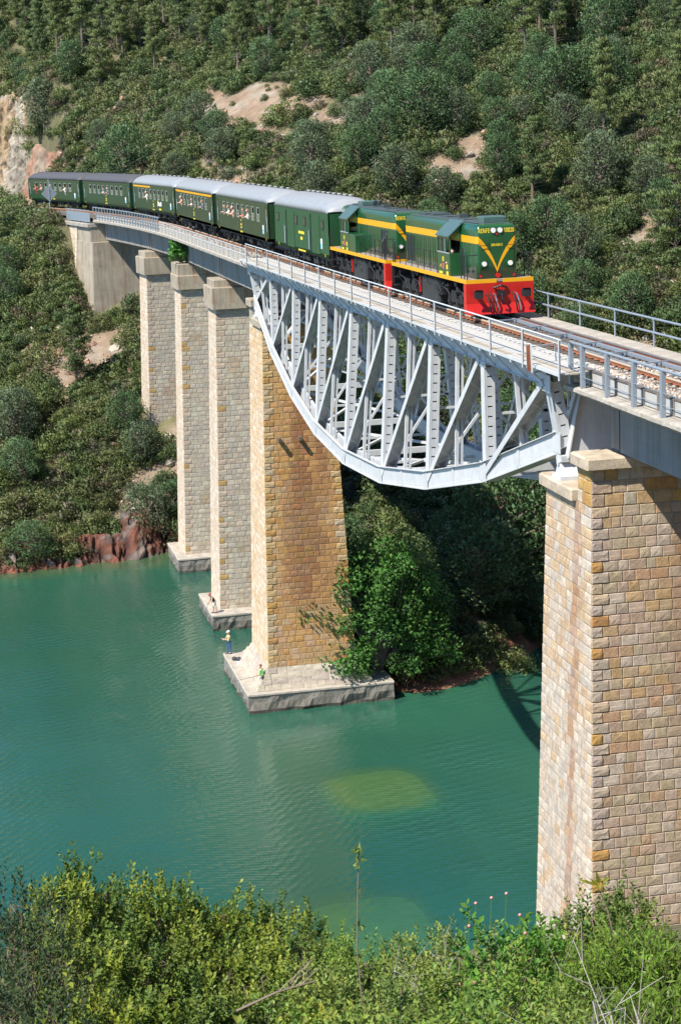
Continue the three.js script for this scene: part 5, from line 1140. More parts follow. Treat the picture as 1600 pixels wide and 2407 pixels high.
person('engine driver in a pale blue shirt at the cab window of the leading locomotive', null, [37.39 + 9.9, 2.05, 1.08], -0.5, [[V(0, -0.3, 0), V(0, 0.3, 0), 0.14, 0.15, [0.3, 0.4, 0.6]], [V(0, 0.1, 0.06), V(0, 0.38, 0.12), 0.1, 0.085, [0.3, 0.4, 0.6]], [V(0, 0.1, -0.06), V(0, 0.38, -0.12), 0.1, 0.085, [0.3, 0.4, 0.6]], [V(0, 0.42, 0), V(0.02, 0.54, 0), 0.055, 0.055, SKIN], ...headBones(V(0.03, 0.64, 0), V(1, 0, 0), [0.06, 0.04, 0.03]), [V(0, 0.38, 0.19), V(0.12, 0.16, 0.25), 0.055, 0.045, [0.3, 0.4, 0.6]], [V(0.12, 0.16, 0.25), V(0.32, 0.2, 0.2), 0.045, 0.032, SKIN], ...handBones(V(0.32, 0.2, 0.2), V(1, 0, 0), V(0, 1, 0), 0.7), [V(0, 0.38, -0.19), V(0.12, 0.16, -0.25), 0.055, 0.045, [0.3, 0.4, 0.6]], [V(0.12, 0.16, -0.25), V(0.32, 0.2, -0.2), 0.045, 0.032, SKIN], ...handBones(V(0.32, 0.2, -0.2), V(1, 0, 0), V(0, 1, 0), 0.7)], 44);
// ------------------------------------------------------------------ foliage
const leafMat = (rgb, t = 0.48, rough = 0.6) => mat(rgb, rough, { vc: true, extra: { transmission: t, thickness: 0, specularIntensity: 0.25 } });
const bark = mat([0.16, 0.125, 0.095], 0.95, { bump: reps(tGrain, 3), bumpScale: 0.02 }), paleBark = mat([0.34, 0.31, 0.27], 0.9);
class Leaves {
  constructor() { this.p = []; this.c = []; this.n = []; }
  // a folded leaf: two triangles that share the midrib; "out" bends its shading towards the outside of its clump
  leaf(o, d, n, len, w, col, fold = 0.25, out = null, bend = 0.84) {
    const s = new THREE.Vector3().crossVectors(d, n).normalize(), m = o.clone().addScaledVector(d, len * 0.45), tip = o.clone().addScaledVector(d, len);
    const a = m.clone().addScaledVector(s, w / 2).addScaledVector(n, w * fold), b = m.addScaledVector(s, -w / 2).addScaledVector(n, w * fold);
    for (let [p, q, r] of [[o, a, tip], [o, tip, b]]) {
      const f = q.clone().sub(p).cross(r.clone().sub(p)).normalize();
      if (out) { if (f.dot(out) < 0) { [q, r] = [r, q]; f.negate(); } f.multiplyScalar(1 - bend).addScaledVector(out, bend).normalize(); }
      for (const v of [p, q, r]) { this.p.push(v.x, v.y, v.z); this.c.push(col[0], col[1], col[2]); this.n.push(f.x, f.y, f.z); }
    }
  }
  geo() {
    const g = new THREE.BufferGeometry();
    for (const [k, v] of [['position', this.p], ['color', this.c], ['normal', this.n]]) g.setAttribute(k, new THREE.Float32BufferAttribute(v, 3));
    return g;
  }
}
const onSphere = (r) => { const z = 2 * r() - 1, a = r() * Math.PI * 2, q = Math.sqrt(1 - z * z); return V(q * Math.cos(a), z, q * Math.sin(a)); };
const shade = (c, k, h = 0) => [c[0] * k * (1 + h), c[1] * k, c[2] * k * (1 - h)];
// fill a clump: leaves near its shell, turned outwards and up
function clump(L, r, c, rad, n, size, flat = 0.8, hue = 0, bright = 1, narrow = 0.62) {
  for (let i = 0; i < n; i++) {
    const d = onSphere(r), q = Math.pow(r(), 0.33), o = c.clone().add(V(d.x * rad * q, d.y * rad * q * flat, d.z * rad * q));
    const out = d.clone().add(V(0, 0.35, 0)).addScaledVector(onSphere(r), 0.9).normalize(), n2 = onSphere(r).addScaledVector(d, 0.8).add(V(0, 0.5, 0)).normalize(), k = size * (0.65 + 0.7 * r());
    L.leaf(o, out, n2, k, k * narrow, shade([1, 1, 1], bright * (0.88 + 0.24 * r()), hue + 0.12 * (r() - 0.5)), 0.25, d.clone().add(V(0, 0.3, 0)).normalize());
  }
}
function limbs(b, r, pts) { for (const [a, c, r0, r1] of pts) { const m = a.clone().lerp(c, 0.5).add(onSphere(r).multiplyScalar(a.distanceTo(c) * 0.07)); b.tube([a, m, c], r0, 5, r1); } }
function bushForm(seed, { R = 1.5, H = 1.5, clumps = 26, n = 40, leaf = 0.26, spread = 1 }) {
  const r = random(seed), L = new Leaves(), b = new MB(), pts = [];
  for (let i = 0; i < clumps; i++) {
    const a = r() * Math.PI * 2, q = Math.sqrt(r()), h = Math.sqrt(Math.max(0, 1 - q * q)), up = (0.25 + 0.75 * r()), lump = 0.82 + 0.36 * r();
    const c = V(Math.cos(a) * q * R * spread * lump, Math.max(0.15, h * up * H * lump), Math.sin(a) * q * R * spread * lump);
    clump(L, r, c, R * (0.26 + 0.2 * r()), n, leaf, 0.8, 0.12 * (r() - 0.5), 0.8 + 0.4 * r());
    if (i % 3 === 0) pts.push([V(0, 0, 0), c, 0.06 * R, 0.02 * R]);
  }
  limbs(b, r, pts);
  return { crown: L.geo(), wood: b.geo() };
}
function treeForm(seed, { H = 6, R = 2.6, clumps = 55, n = 46, leaf = 0.28, base = 0.22 }) {
  const r = random(seed), L = new Leaves(), b = new MB(), pts = [], top = V((r() - 0.5) * 0.6, H * 0.8, (r() - 0.5) * 0.6);
  for (let i = 0; i < clumps; i++) {
    const t = base + (1 - base) * Math.pow((i + r()) / clumps, 0.85), prof = Math.pow(Math.sin(Math.PI * clamp(0.12 + 0.83 * (t - base) / (1 - base), 0, 1)), 0.7), a = i * 2.4 + r(), q = (0.35 + 0.65 * Math.sqrt(r())) * prof * R * (0.8 + 0.4 * vnoise(a, t * 4, seed));
    const c = V(Math.cos(a) * q + top.x * t, t * H, Math.sin(a) * q + top.z * t);
    clump(L, r, c, R * (0.2 + 0.16 * r()), n, leaf, 0.75, 0.12 * (r() - 0.5), 0.8 + 0.4 * r());
    if (i % 2 === 0) pts.push([V(top.x * t * 0.7, Math.max(0.4, t * H * 0.72 - 0.3), top.z * t * 0.7), c, 0.035 * R, 0.012 * R]);
  }
  b.tube([V(0, -0.5, 0), V(top.x * 0.3, H * 0.3, top.z * 0.3), top], 0.055 * H ** 0.75, 7, 0.02 * H ** 0.6);
  limbs(b, r, pts);
  return { crown: L.geo(), wood: b.geo() };
}
function pineForm(seed, { H = 11, R = 2.5, tiers = 12, bareTo = 0.3, tuft = 66, leaf = 0.3 }) {
  const r = random(seed), L = new Leaves(), b = new MB(), bend = V((r() - 0.5) * 1.2, 0, (r() - 0.5) * 1.2), at = (t) => V(bend.x * t * t, t * H, bend.z * t * t), pts = [];
  for (let k = 0; k < tiers; k++) {
    const t = bareTo + (1 - bareTo) * (k + 0.4 * r()) / tiers, reach = R * Math.pow(1.04 - t, 0.55) * (0.65 + 0.5 * r()) * (t < bareTo + 0.12 ? 0.7 : 1), m = 3 + Math.floor(r() * 3);
    for (let i = 0; i < m; i++) {
      const a = r() * Math.PI * 2, q = reach * (0.45 + 0.6 * r()), c = at(t).add(V(Math.cos(a) * q, 0.25 * q + 0.3, Math.sin(a) * q)), rad = 0.42 + 0.4 * r() * (1.15 - t);
      pts.push([at(t - 0.03), c, 0.05, 0.02]);
      for (const [f, s] of [[1, 1], [0.7, 0.75]]) {
        const cc = at(t).lerp(c, f);
        for (let j = 0; j < tuft * s; j++) { const d = onSphere(r), o = cc.clone().add(V(d.x * rad, d.y * rad * 0.55, d.z * rad).multiplyScalar(Math.pow(r(), 0.4))); const up = V(d.x * 0.6, 0.7 + 0.4 * r(), d.z * 0.6).addScaledVector(onSphere(r), 0.6).normalize(), k2 = leaf * (0.7 + 0.6 * r()); L.leaf(o, up, onSphere(r), k2, k2 * 0.34, shade([1, 1, 1], 0.75 + 0.5 * r(), 0.2 * (r() - 0.5)), 0.1, d.clone().add(V(0, 0.5, 0)).normalize()); }
      }
    }
  }
  b.tube([at(-0.04), at(0.3), at(0.65), at(0.99)], 0.017 * H, 7, 0.03);
  limbs(b, r, pts);
  for (let i = 0; i < 9; i++) { const t = bareTo * (0.45 + 0.7 * r()), a = r() * 6.3; b.tube([at(t), at(t).add(V(Math.cos(a) * (0.7 + r()), 0.15, Math.sin(a) * (0.7 + r())))], 0.03, 4, 0.01); }
  return { crown: L.geo(), wood: b.geo() };
}
// ------------------------------------------------------------------ planting the far hillside
const seeds = random(2024), taken = new Map();
function room(x, z, r) {
  const i = Math.floor(x / 4), j = Math.floor(z / 4);
  for (let a = -2; a <= 2; a++) for (let b = -2; b <= 2; b++) for (const [px, pz, pr] of taken.get(`${i + a},${j + b}`) ?? []) if (Math.hypot(px - x, pz - z) < (r + pr) * 0.72) return false;
  const k = `${i},${j}`; if (!taken.has(k)) taken.set(k, []);
  taken.get(k).push([x, z, r]); return true;
}
const eye = camera.position.clone();
camera.updateMatrixWorld(true);
const inView = (p) => { const q = p.clone().project(camera); return q.z < 1 && Math.abs(q.x) < 1.08 && Math.abs(q.y) < 1.1; };
function clear(x, z, y, r) { // is this ground free for a plant of radius r
  if (y < WATER + 0.5) return false;
  const [s, lat] = trackCoords(x, z);
  if (s > -86 && Math.abs(lat) < 2.7 + 0.3 * r) { if (y > -9) return false; for (const c of [0.5, -21.7, -43.2, -64.4]) if (Math.abs(s - c) < 4.2 + r * 0.4) return false; if (y + 2.2 * r > -3.5) return false; }
  if (s <= -86 && lat > -4.6 - r * 0.5 - 1.6 * smooth(-112, -124, s) && lat < (s < -102 ? 3.3 : 4.2) + r * 0.4) return false;
  if (s < -84 && s > -103 && Math.abs(lat) < 3.7 + 0.3 * r) return false;
  return true;
}
// what a plant stands above or beside, as one finds it
function where(x, z, y) {
  const q = V(x, y + 1.5, z).project(camera), px = (q.x + 1) * 800, py = (1 - q.y) * 1203;
  if (z > 3 || (z > -3 && y < -8)) {
    const col = px < 70 ? 'at the left edge' : px < 190 ? 'left of the abutment' : px < 330 ? 'left of the shortest pier' : 'between the far piers';
    return (py < 520 ? 'just below the tail coach ' : py < 680 ? 'high on the left bank ' : py < 850 ? 'half down the left bank ' : py < 1050 ? 'low on the left bank ' : py < 1200 ? 'at the left bank foot ' : 'just above the red shore rocks ') + col;
  }
  if (x > -36 && z < 0 && y < -5) return (py < 1230 ? 'under the truss ' : py < 1400 ? 'in the shade under the truss ' : 'at the shaded waterline ') + (px < 900 ? 'beside the rusty pier' : px < 1080 ? 'behind the fig tree' : 'left of the near pier');
  const over = px < 75 ? 'the rock face' : px < 190 ? 'the tail coach' : px < 310 ? 'the last but one coach' : px < 413 ? 'the emblem coach' : px < 507 ? 'the long banded coach' : px < 641 ? 'the coach beside the van' : px < 780 ? 'the luggage van' : px < 920 ? 'the second locomotive' : px < 1090 ? 'the leading cab' : px < 1255 ? 'the leading nose' : px < 1430 ? 'the far handrail' : 'the right end of the handrail';
  const line = lerp(400, 560, clamp((px - 60) / 1400, 0, 1)), up = (line - py) / line;
  return (up < 0.04 ? 'right behind ' : up < 0.2 ? 'just above ' : up < 0.4 ? 'some way above ' : up < 0.6 ? 'half way uphill above ' : up < 0.8 ? 'far above ' : 'at the top edge above ') + over;
}
const KINDS = [
  { name: 'shrub', cat: 'shrub', hues: ['dark', 'deep', 'fresh'], text: 'green shrub', group: 'dark green shrubs of the hillside', most: 290, forms: [0, 1, 2].map((k) => bushForm(100 + k, { R: 1.5, H: 1.7, clumps: 34, n: 62, leaf: 0.2 })), tints: [[0.126, 0.193, 0.067], [0.104, 0.168, 0.061], [0.141, 0.202, 0.072]], r: [1.2, 2.5], w: (x, z, y) => 1 },
  { name: 'light_shrub', cat: 'shrub', hues: ['yellowish', 'olive', 'straw'], text: 'green shrub', group: 'yellowish green shrubs of the hillside', most: 280, forms: [0, 1, 2].map((k) => bushForm(130 + k, { R: 1.5, H: 1.9, clumps: 36, n: 64, leaf: 0.18 })), tints: [[0.186, 0.242, 0.074], [0.170, 0.223, 0.072], [0.202, 0.231, 0.088]], r: [1.1, 2.5], w: (x, z, y) => (z > 0 ? 2.6 : 0.9) },
  { name: 'grey_shrub', cat: 'shrub', hues: ['greyish', 'brownish'], text: 'green shrub', group: 'greyish shrubs of the hillside', most: 200, forms: [0, 1].map((k) => bushForm(160 + k, { R: 1.4, H: 1.3, clumps: 28, n: 56, leaf: 0.18 })), tints: [[0.176, 0.215, 0.126], [0.193, 0.189, 0.128]], r: [0.8, 1.8], w: (x, z, y) => 0.7 },
  { name: 'oak_tree', cat: 'tree', hues: ['deep', 'mid', 'greyish'], text: 'green oak tree', group: 'oak trees of the hillside', most: 230, forms: [0, 1, 2].map((k) => treeForm(200 + k, { H: 6, R: 2.7, clumps: 74, n: 66, leaf: 0.22, base: 0.14 })), tints: [[0.104, 0.189, 0.073], [0.122, 0.213, 0.085], [0.149, 0.206, 0.109]], r: [1.9, 3.4], w: (x, z, y) => (z < -14 ? 1.5 : 0.28) * (y > -6 || z < -4 ? 1 : 0.4), tree: true },
  { name: 'pine_tree', cat: 'tree', hues: ['yellow', 'dark', 'light'], text: 'green pine tree', group: 'pine trees of the hillside', most: 150, forms: [0, 1, 2, 3].map((k) => pineForm(250 + k, { H: 10.5 + k * 0.5, R: 2.4, tiers: 12 + k, bareTo: [0.12, 0.3, 0.36, 0.2][k] })), tints: [[0.162, 0.219, 0.072], [0.133, 0.193, 0.069], [0.180, 0.233, 0.082]], r: [1.7, 2.5], w: (x, z, y) => (y > 15 && z > -62 ? 5 : y > -12 && z < -20 ? 0.5 : 0.03), tree: true },
];
KINDS.forEach((k) => { k.mats = k.tints.map((t) => leafMat(t)); k.count = 0; });
const protoOf = new Map();
function plant(k, x, z, size, turn, form, tint, label, group) {
  const y = land(x, z), key = `${k.name}/${form}/${tint}`, f = k.forms[form];
  let o;
  if (protoOf.has(key)) { o = protoOf.get(key).clone(); o.name = numbered(k.name); scene.add(o); o.userData = { label, category: k.cat, ...(group ? { group } : {}) }; } else {
    o = thing(k.name, label, k.cat, group); put('crown', f.crown, k.mats[tint], o); put(k.tree ? 'trunk' : 'stem', f.wood, bark, o); protoOf.set(key, o);
  }
  o.position.set(x, y - 0.12 * size, z); o.rotation.y = turn; o.scale.set(size * (0.9 + 0.25 * seeds()), size * (0.85 + 0.35 * seeds()), size * (0.9 + 0.25 * seeds()));
  k.count++; return o;
}
// trees that stand out, each in its place
const kind = (n) => KINDS.find((k) => k.name === n);
for (const [n, x, z, s, f, t, label] of [
  ['pine_tree', -9, -3.6, 1.15, 3, 0, 'pale feathery pine between the rusty pier and the truss, its forked trunk showing'],
  ['oak_tree', -2, -22, 1.35, 0, 0, 'dark leafy tree on the shaded shore just left of the near pier'],
  ['oak_tree', -12, -19, 1.5, 1, 0, 'tall dark tree in the shade under the middle of the truss'],
  ['oak_tree', -20, -24, 1.3, 2, 1, 'green tree standing behind the dark one under the truss'],
  ['light_shrub', 0.6, -15.5, 1.1, 0, 0, 'small yellow green bush overhanging the water right of the fig tree'],
  ['oak_tree', -5.5, -14.5, 1.25, 2, 1, 'broad tree close behind the fig tree at the water'],
  ['pine_tree', -38, -44, 1.05, 0, 0, 'big pine with spreading yellow green boughs at the right edge of the picture'],
  ['pine_tree', -14, -31, 0.8, 3, 1, 'bushy green pine right behind the far handrail beside the leading locomotive'],
  ['pine_tree', -19, -34, 0.85, 0, 0, 'lighter bushy pine second along the far handrail'],
  ['oak_tree', -50, 5.4, 0.9, 1, 2, 'rounded grey green tree left of the first far pier, under the abutment'],
  ['light_shrub', -124.2, 13.4, 1.5, 0, 0, 'yellow green bush at the left edge hiding the line behind the tail coach'],
  ['shrub', -131, 16.4, 1.6, 1, 1, 'dark green bush at the left edge under the pale rock face'],
  ['shrub', -120.6, 13.0, 1.15, 2, 2, 'fresh green bush just left of the tail coach below the line'],
  ['light_shrub', -128, 14.9, 1.6, 1, 1, 'olive bush at the left edge farthest along the line'],
  ['grey_shrub', -116, 12.3, 0.8, 0, 0, 'greyish bush at the foot of the diamond board'],
  ['light_shrub', -95, 10.2, 1.0, 2, 0, 'yellowish bush below the panel fence beside the abutment'],
]) { room(x, z, kind(n).r[0]); plant(kind(n), x, z, s, seeds() * 6, f, t, label); }
for (let tries = 0, done = 0; tries < 60000 && done < 1130; tries++) {
  // towards the eye along random bearings, so that near and far ground get their share
  const b = lerp(-0.012, -0.40, seeds()), d = lerp(120, 345, Math.pow(seeds(), 0.8)), x = eye.x - d * Math.cos(b), z = eye.z + d * Math.sin(b) - 0.6, y = land(x, z);
  const ws = KINDS.map((k) => (k.count < k.most ? Math.max(0, k.w(x, z, y)) : 0)), sum = ws.reduce((a, c) => a + c, 0);
  let q = seeds() * sum, i = 0; while (i < 4 && (q -= ws[i]) > 0) i++;
  const k = KINDS[i], r = lerp(k.r[0], k.r[1], seeds() ** 1.5);
  if (!ws[i] || seeds() < bare(x, z) * (k.tree ? 1.2 : r < 1.3 ? 0.75 : 0.95) || !clear(x, z, y, r) || !inView(V(x, y + 2, z)) || !room(x, z, r)) continue;
  const base = k.tree ? (k.name === 'pine_tree' ? 2.3 : 2.9) : 1.75, size = r / base, f = Math.floor(seeds() * k.forms.length), t = Math.floor(seeds() * k.mats.length);
  plant(k, x, z, size, seeds() * 6.28, f, t, `${size > (k.r[0] + k.r[1]) / 2 / base ? 'large' : 'small'} ${k.hues[t]} ${k.text} ${where(x, z, y)}`, `${k.group}, ${where(x, z, y)}`);
  done++;
}
{ // what grows too thick to count: low scrub and grass between the bushes
  const r = random(99), low = bushForm(300, { R: 0.8, H: 0.75, clumps: 17, n: 58, leaf: 0.125 }).crown, N = 15000, im = new THREE.InstancedMesh(low, leafMat([1, 1, 1]), N), m = new THREE.Matrix4(), c = new THREE.Color();
  let i = 0;
  for (let t = 0; t < 300000 && i < N; t++) {
    const b = lerp(-0.005, -0.41, r()), d = lerp(118, 350, Math.pow(r(), 0.8)), steep = t < 900 ? onTrack(lerp(-116, -140, r()), lerp(-5.5, -15, r())).p : t < 1500 ? onTrack(lerp(-88, -126, r()), lerp(4.4, 9, r())).p : null, x = steep ? steep.x : eye.x - d * Math.cos(b), z = steep ? steep.z : eye.z + d * Math.sin(b) - 0.6, y = land(x, z), s = 0.45 + 1.75 * r() ** 1.6;
    if (r() < bare(x, z) * (s > 0.9 ? 1 : 0.85) || !clear(x, z, y, s * 0.5) || !inView(V(x, y + 1, z))) continue;
    m.compose(V(x, y - 0.1, z), new THREE.Quaternion().setFromAxisAngle(V(0, 1, 0), r() * 6.28), V(s, s * (0.6 + 0.6 * r()), s)); im.setMatrixAt(i, m);
    const h = r(), k = 0.82 + 0.36 * r(); c.setRGB(...(h < 0.45 ? [0.160 * k, 0.205 * k, 0.072 * k] : h < 0.74 ? [0.125 * k, 0.180 * k, 0.066 * k] : h < 0.92 ? [0.19 * k, 0.205 * k, 0.09 * k] : [0.21 * k, 0.185 * k, 0.12 * k])); im.setColorAt(i, c);
    i++;
  }
  im.count = i; im.name = 'undergrowth'; scene.add(stuff(im));
  const rock = new THREE.IcosahedronGeometry(0.5, 1), rp = rock.attributes.position;
  for (let k = 0; k < rp.count; k++) { const q = 0.7 + 0.6 * hash2(Math.round(rp.getX(k) * 300), Math.round(rp.getY(k) * 300), Math.round(rp.getZ(k) * 300)); rp.setXYZ(k, rp.getX(k) * q, rp.getY(k) * q * 0.7, rp.getZ(k) * q); }
  rock.computeVertexNormals();
  const M2 = 1500, ir = new THREE.InstancedMesh(rock, mat([1, 1, 1], 0.9), M2);
  for (i = 0; i < M2;) {
    const bz = BARE[Math.floor(r() * BARE.length)], shore = false, x = shore ? lerp(-47, -43, r()) : bz[0] + (r() - 0.5) * 2.4 * bz[2], z = shore ? lerp(2, 28, r()) : bz[1] + (r() - 0.5) * 2.4 * bz[2], y = land(x, z);
    i++;
    const s = 0.25 + 1.1 * r() ** 4; m.compose(V(x, y, z), new THREE.Quaternion().setFromEuler(new THREE.Euler(r() * 6, r() * 6, r() * 6)), V(s, s, s)); ir.setMatrixAt(i - 1, m);
    const k = 0.6 + 0.7 * r(); c.setRGB(...(r() < 0.5 ? [0.42 * k, 0.36 * k, 0.28 * k] : [0.36 * k, 0.22 * k, 0.15 * k])); ir.setColorAt(i - 1, c);
  }
  ir.name = 'loose_rocks'; scene.add(stuff(ir));
}
{ // the fig tree that spreads over the plinth, branches showing through broad leaves
  const r = random(404), L = new Leaves(), b = new MB(), root = V(0, -0.5, 0), pts = [];
  for (let i = 0; i < 250; i++) {
    const a = r() * Math.PI * 2, e = Math.asin(lerp(-0.02, 1, r())), q = 0.5 + 0.5 * r() ** 0.7, wob = 0.86 + 0.3 * vnoise(a * 1.6, e * 2.5, 71);
    const c = V(Math.cos(a) * Math.cos(e) * 4.8 * q * wob, 0.9 + Math.sin(e) * 8.6 * q * wob, Math.sin(a) * Math.cos(e) * 6.1 * q * wob), hub = V(c.x * 0.25, c.y * 0.32, c.z * 0.25);
    if (i % 2) pts.push([hub, c, 0.06, 0.015]); if (i % 6 === 0) pts.push([root, hub, 0.2, 0.09]);
    if (i % 9 === 0) for (let j = 0; j < 3; j++) pts.push([hub.clone().lerp(c, 0.5 + 0.4 * r()), c.clone().add(onSphere(r).multiplyScalar(0.9)), 0.03, 0.008]);
    const br = 0.75 + 0.5 * r(), rad = 0.6 + 0.5 * r();
    for (let j = 0; j < 120; j++) { const d = onSphere(r), o = c.clone().addScaledVector(d, rad * Math.pow(r(), 0.4)), out = d.clone().add(V(0, -0.1, 0)).addScaledVector(onSphere(r), 0.7).normalize(), n = V(0, 1, 0).addScaledVector(onSphere(r), 0.65).addScaledVector(d, 0.4).normalize(), k = 0.17 + 0.13 * r(); L.leaf(o, out, n, k, k * 0.85, shade([1, 1, 1], br * (0.75 + 0.5 * r()), 0.2 * (r() - 0.5)), 0.15, d.clone().add(V(0, 0.4, 0)).normalize(), 0.4); }
  }
  limbs(b, r, pts);
  const t = thing('fig_tree', 'big bright green fig tree spreading over the plinth of the rust stained pier', 'tree', null, [0.9, -29.7, -5.3]);
  put('crown', L.geo(), leafMat([0.078, 0.190, 0.040], 0.4, 0.5), t); put('trunk', b.geo(), paleBark, t);
  // a seedling of the same kind on the cap of a far pier
  const L2 = new Leaves(), b2 = new MB();
  for (let i = 0; i < 26; i++) { const c = V((r() - 0.5) * 1.6, 0.4 + r() * 1.7, (r() - 0.3) * 1.7); b2.tube([V(0, 0, 0), c.clone().multiplyScalar(0.5).add(V(0, 0.1, 0)), c], 0.03, 4, 0.01); clump(L2, r, c, 0.36, 26, 0.26, 0.8, 0, 0.8 + 0.4 * r(), 0.8); }
  const u = thing('fig_bush', 'bright green fig bush growing from the cap of a far pier under the deck', 'bush', null, [-41.7, -3.1, 1.75]);
  put('crown', L2.geo(), leafMat([0.085, 0.25, 0.03], 0.35), u); put('stem', b2.geo(), bark, u);
}
// ------------------------------------------------------------------ the shrubs in front, leaf by leaf
function leafyForm(seed, { R = 0.62, H = 2, stems = 9, twigs = 400, per = 13, leaf = 0.078, wide = 0.58, tops = 0.12 }) {
  const r = random(seed), L = new Leaves(), b = new MB(), nodes = [];
  for (let i = 0; i < stems; i++) { const a = i / stems * 6.28 + r(), q = R * (0.25 + 0.6 * r()), c = V(Math.cos(a) * q, H * (0.55 + 0.35 * r()), Math.sin(a) * q); b.tube([V(Math.cos(a) * 0.08, -1.8, Math.sin(a) * 0.08), V(Math.cos(a) * 0.1, 0, Math.sin(a) * 0.1), V(c.x * 0.55, c.y * 0.55, c.z * 0.55).add(onSphere(r).multiplyScalar(0.08)), c], 0.02, 5, 0.007); nodes.push(c); }
  const tipUp = Array.from({ length: 7 }, () => [r() * 6.28, R * 0.75 * Math.sqrt(r()), 0.5 + 0.9 * r()]);
  for (let i = 0; i < twigs; i++) {
    // twigs start from a lumpy dome, denser outside
    const a = r() * 6.28, q = R * Math.sqrt(r()) * 1.08, dome = Math.sqrt(Math.max(0, 1.15 - (q / R) ** 2)), lump = 0.66 + 0.5 * vnoise(Math.cos(a) * q * 4 + 9, Math.sin(a) * q * 4 + 9, seed);
    if (vnoise(Math.cos(a) * q * 6.5 + 3, Math.sin(a) * q * 6.5 + 3, seed + 40) < 0.34) continue; // gaps one looks into
    let y = H * (0.36 + 0.58 * dome * lump) - (r() < 0.5 ? 0 : r() * H * 0.45);
    const o = V(Math.cos(a) * q, Math.max(0.1, y - 0.15), Math.sin(a) * q), d = V(Math.cos(a) * q / R * 0.7, 0.75 + 0.5 * r(), Math.sin(a) * q / R * 0.7).addScaledVector(onSphere(r), 0.45).normalize();
    let len = 0.2 + 0.16 * r();
    for (const [ta, tq, k] of tipUp) if (Math.hypot(o.x - Math.cos(ta) * tq, o.z - Math.sin(ta) * tq) < 0.14) len = Math.min(len * (1 + tops * k * 2), 0.55);
    const end = o.clone().addScaledVector(d, len), tuft = vnoise(Math.cos(a) * q * 5 + 20, Math.sin(a) * q * 5 + 20, seed + 50), hue = 0.3 * (tuft - 0.5) + 0.14 * (r() - 0.5), br = 0.62 + 0.5 * tuft + 0.3 * r();
    if (r() < 0.35) b.tube([o, end], 0.003, 3, 0.0012);
    if (r() < 0.12) { const c = nodes[Math.floor(r() * nodes.length)]; b.tube([c, o], 0.006, 3, 0.003); }
    const m = Math.round(per * (0.7 + 0.6 * r()) * Math.max(1, len / 0.34));
    for (let j = 0; j < m; j++) {
      const t = 0.1 + 0.9 * j / m, ang = j * 2.4 + r(), p = o.clone().lerp(end, t), s = V(1, 0, 0).cross(d).normalize(), w = s.clone().cross(d), out = s.multiplyScalar(Math.cos(ang)).addScaledVector(w, Math.sin(ang)).addScaledVector(d, 0.55 + 0.5 * t).normalize();
      const n = d.clone().addScaledVector(onSphere(r), 0.5).normalize(), k = leaf * (0.7 + 0.55 * r()) * (1.05 - 0.25 * t), young = smooth(0.7, 1, t);
      L.leaf(p, out, n, k, k * wide, shade([1 + 0.35 * young, 1 + 0.16 * young, 1], br * (0.8 + 0.4 * r()), hue + 0.1 * (r() - 0.5)), 0.2);
    }
  }
  return { crown: L.geo(), wood: b.geo() };
}
function featherForm(seed, { R = 0.6, H = 1.8, sprays = 420 }) { // fine green sprays, as of a juniper or broom
  const r = random(seed), L = new Leaves(), b = new MB();
  for (let i = 0; i < sprays; i++) {
    const a = r() * 6.28, q = R * Math.sqrt(r()), h = H * (0.25 + 0.7 * Math.sqrt(Math.max(0, 1.05 - (q / R) ** 2)) * (0.6 + 0.4 * r())), o = V(Math.cos(a) * q * 0.85, h - 0.25, Math.sin(a) * q * 0.85), d = V(Math.cos(a) * 0.5, 0.85, Math.sin(a) * 0.5).addScaledVector(onSphere(r), 0.5).normalize(), len = 0.25 + 0.25 * r(), br = 0.75 + 0.5 * r(), hue = 0.2 * (r() - 0.5);
    b.tube([o, o.clone().addScaledVector(d, len)], 0.004, 3, 0.0015);
    for (let j = 0; j < 34; j++) { const t = j / 34, p = o.clone().addScaledVector(d, len * t), out = d.clone().multiplyScalar(0.8).addScaledVector(onSphere(r), 0.75).normalize(), k = 0.085 * (1.1 - 0.5 * t) * (0.7 + 0.6 * r()); L.leaf(p, out, onSphere(r), k, k * 0.22, shade([1, 1, 1], br * (0.75 + 0.5 * r()), hue), 0.05); }
  }
  for (let i = 0; i < 8; i++) { const a = i * 0.8; b.tube([V(0, -1.6, 0), V(Math.cos(a) * R * 0.4, H * 0.4, Math.sin(a) * R * 0.4), V(Math.cos(a) * R * 0.7, H * 0.75, Math.sin(a) * R * 0.7)], 0.018, 5, 0.006); }
  return { crown: L.geo(), wood: b.geo() };
}
const twigBark = mat([0.13, 0.10, 0.065], 0.9);
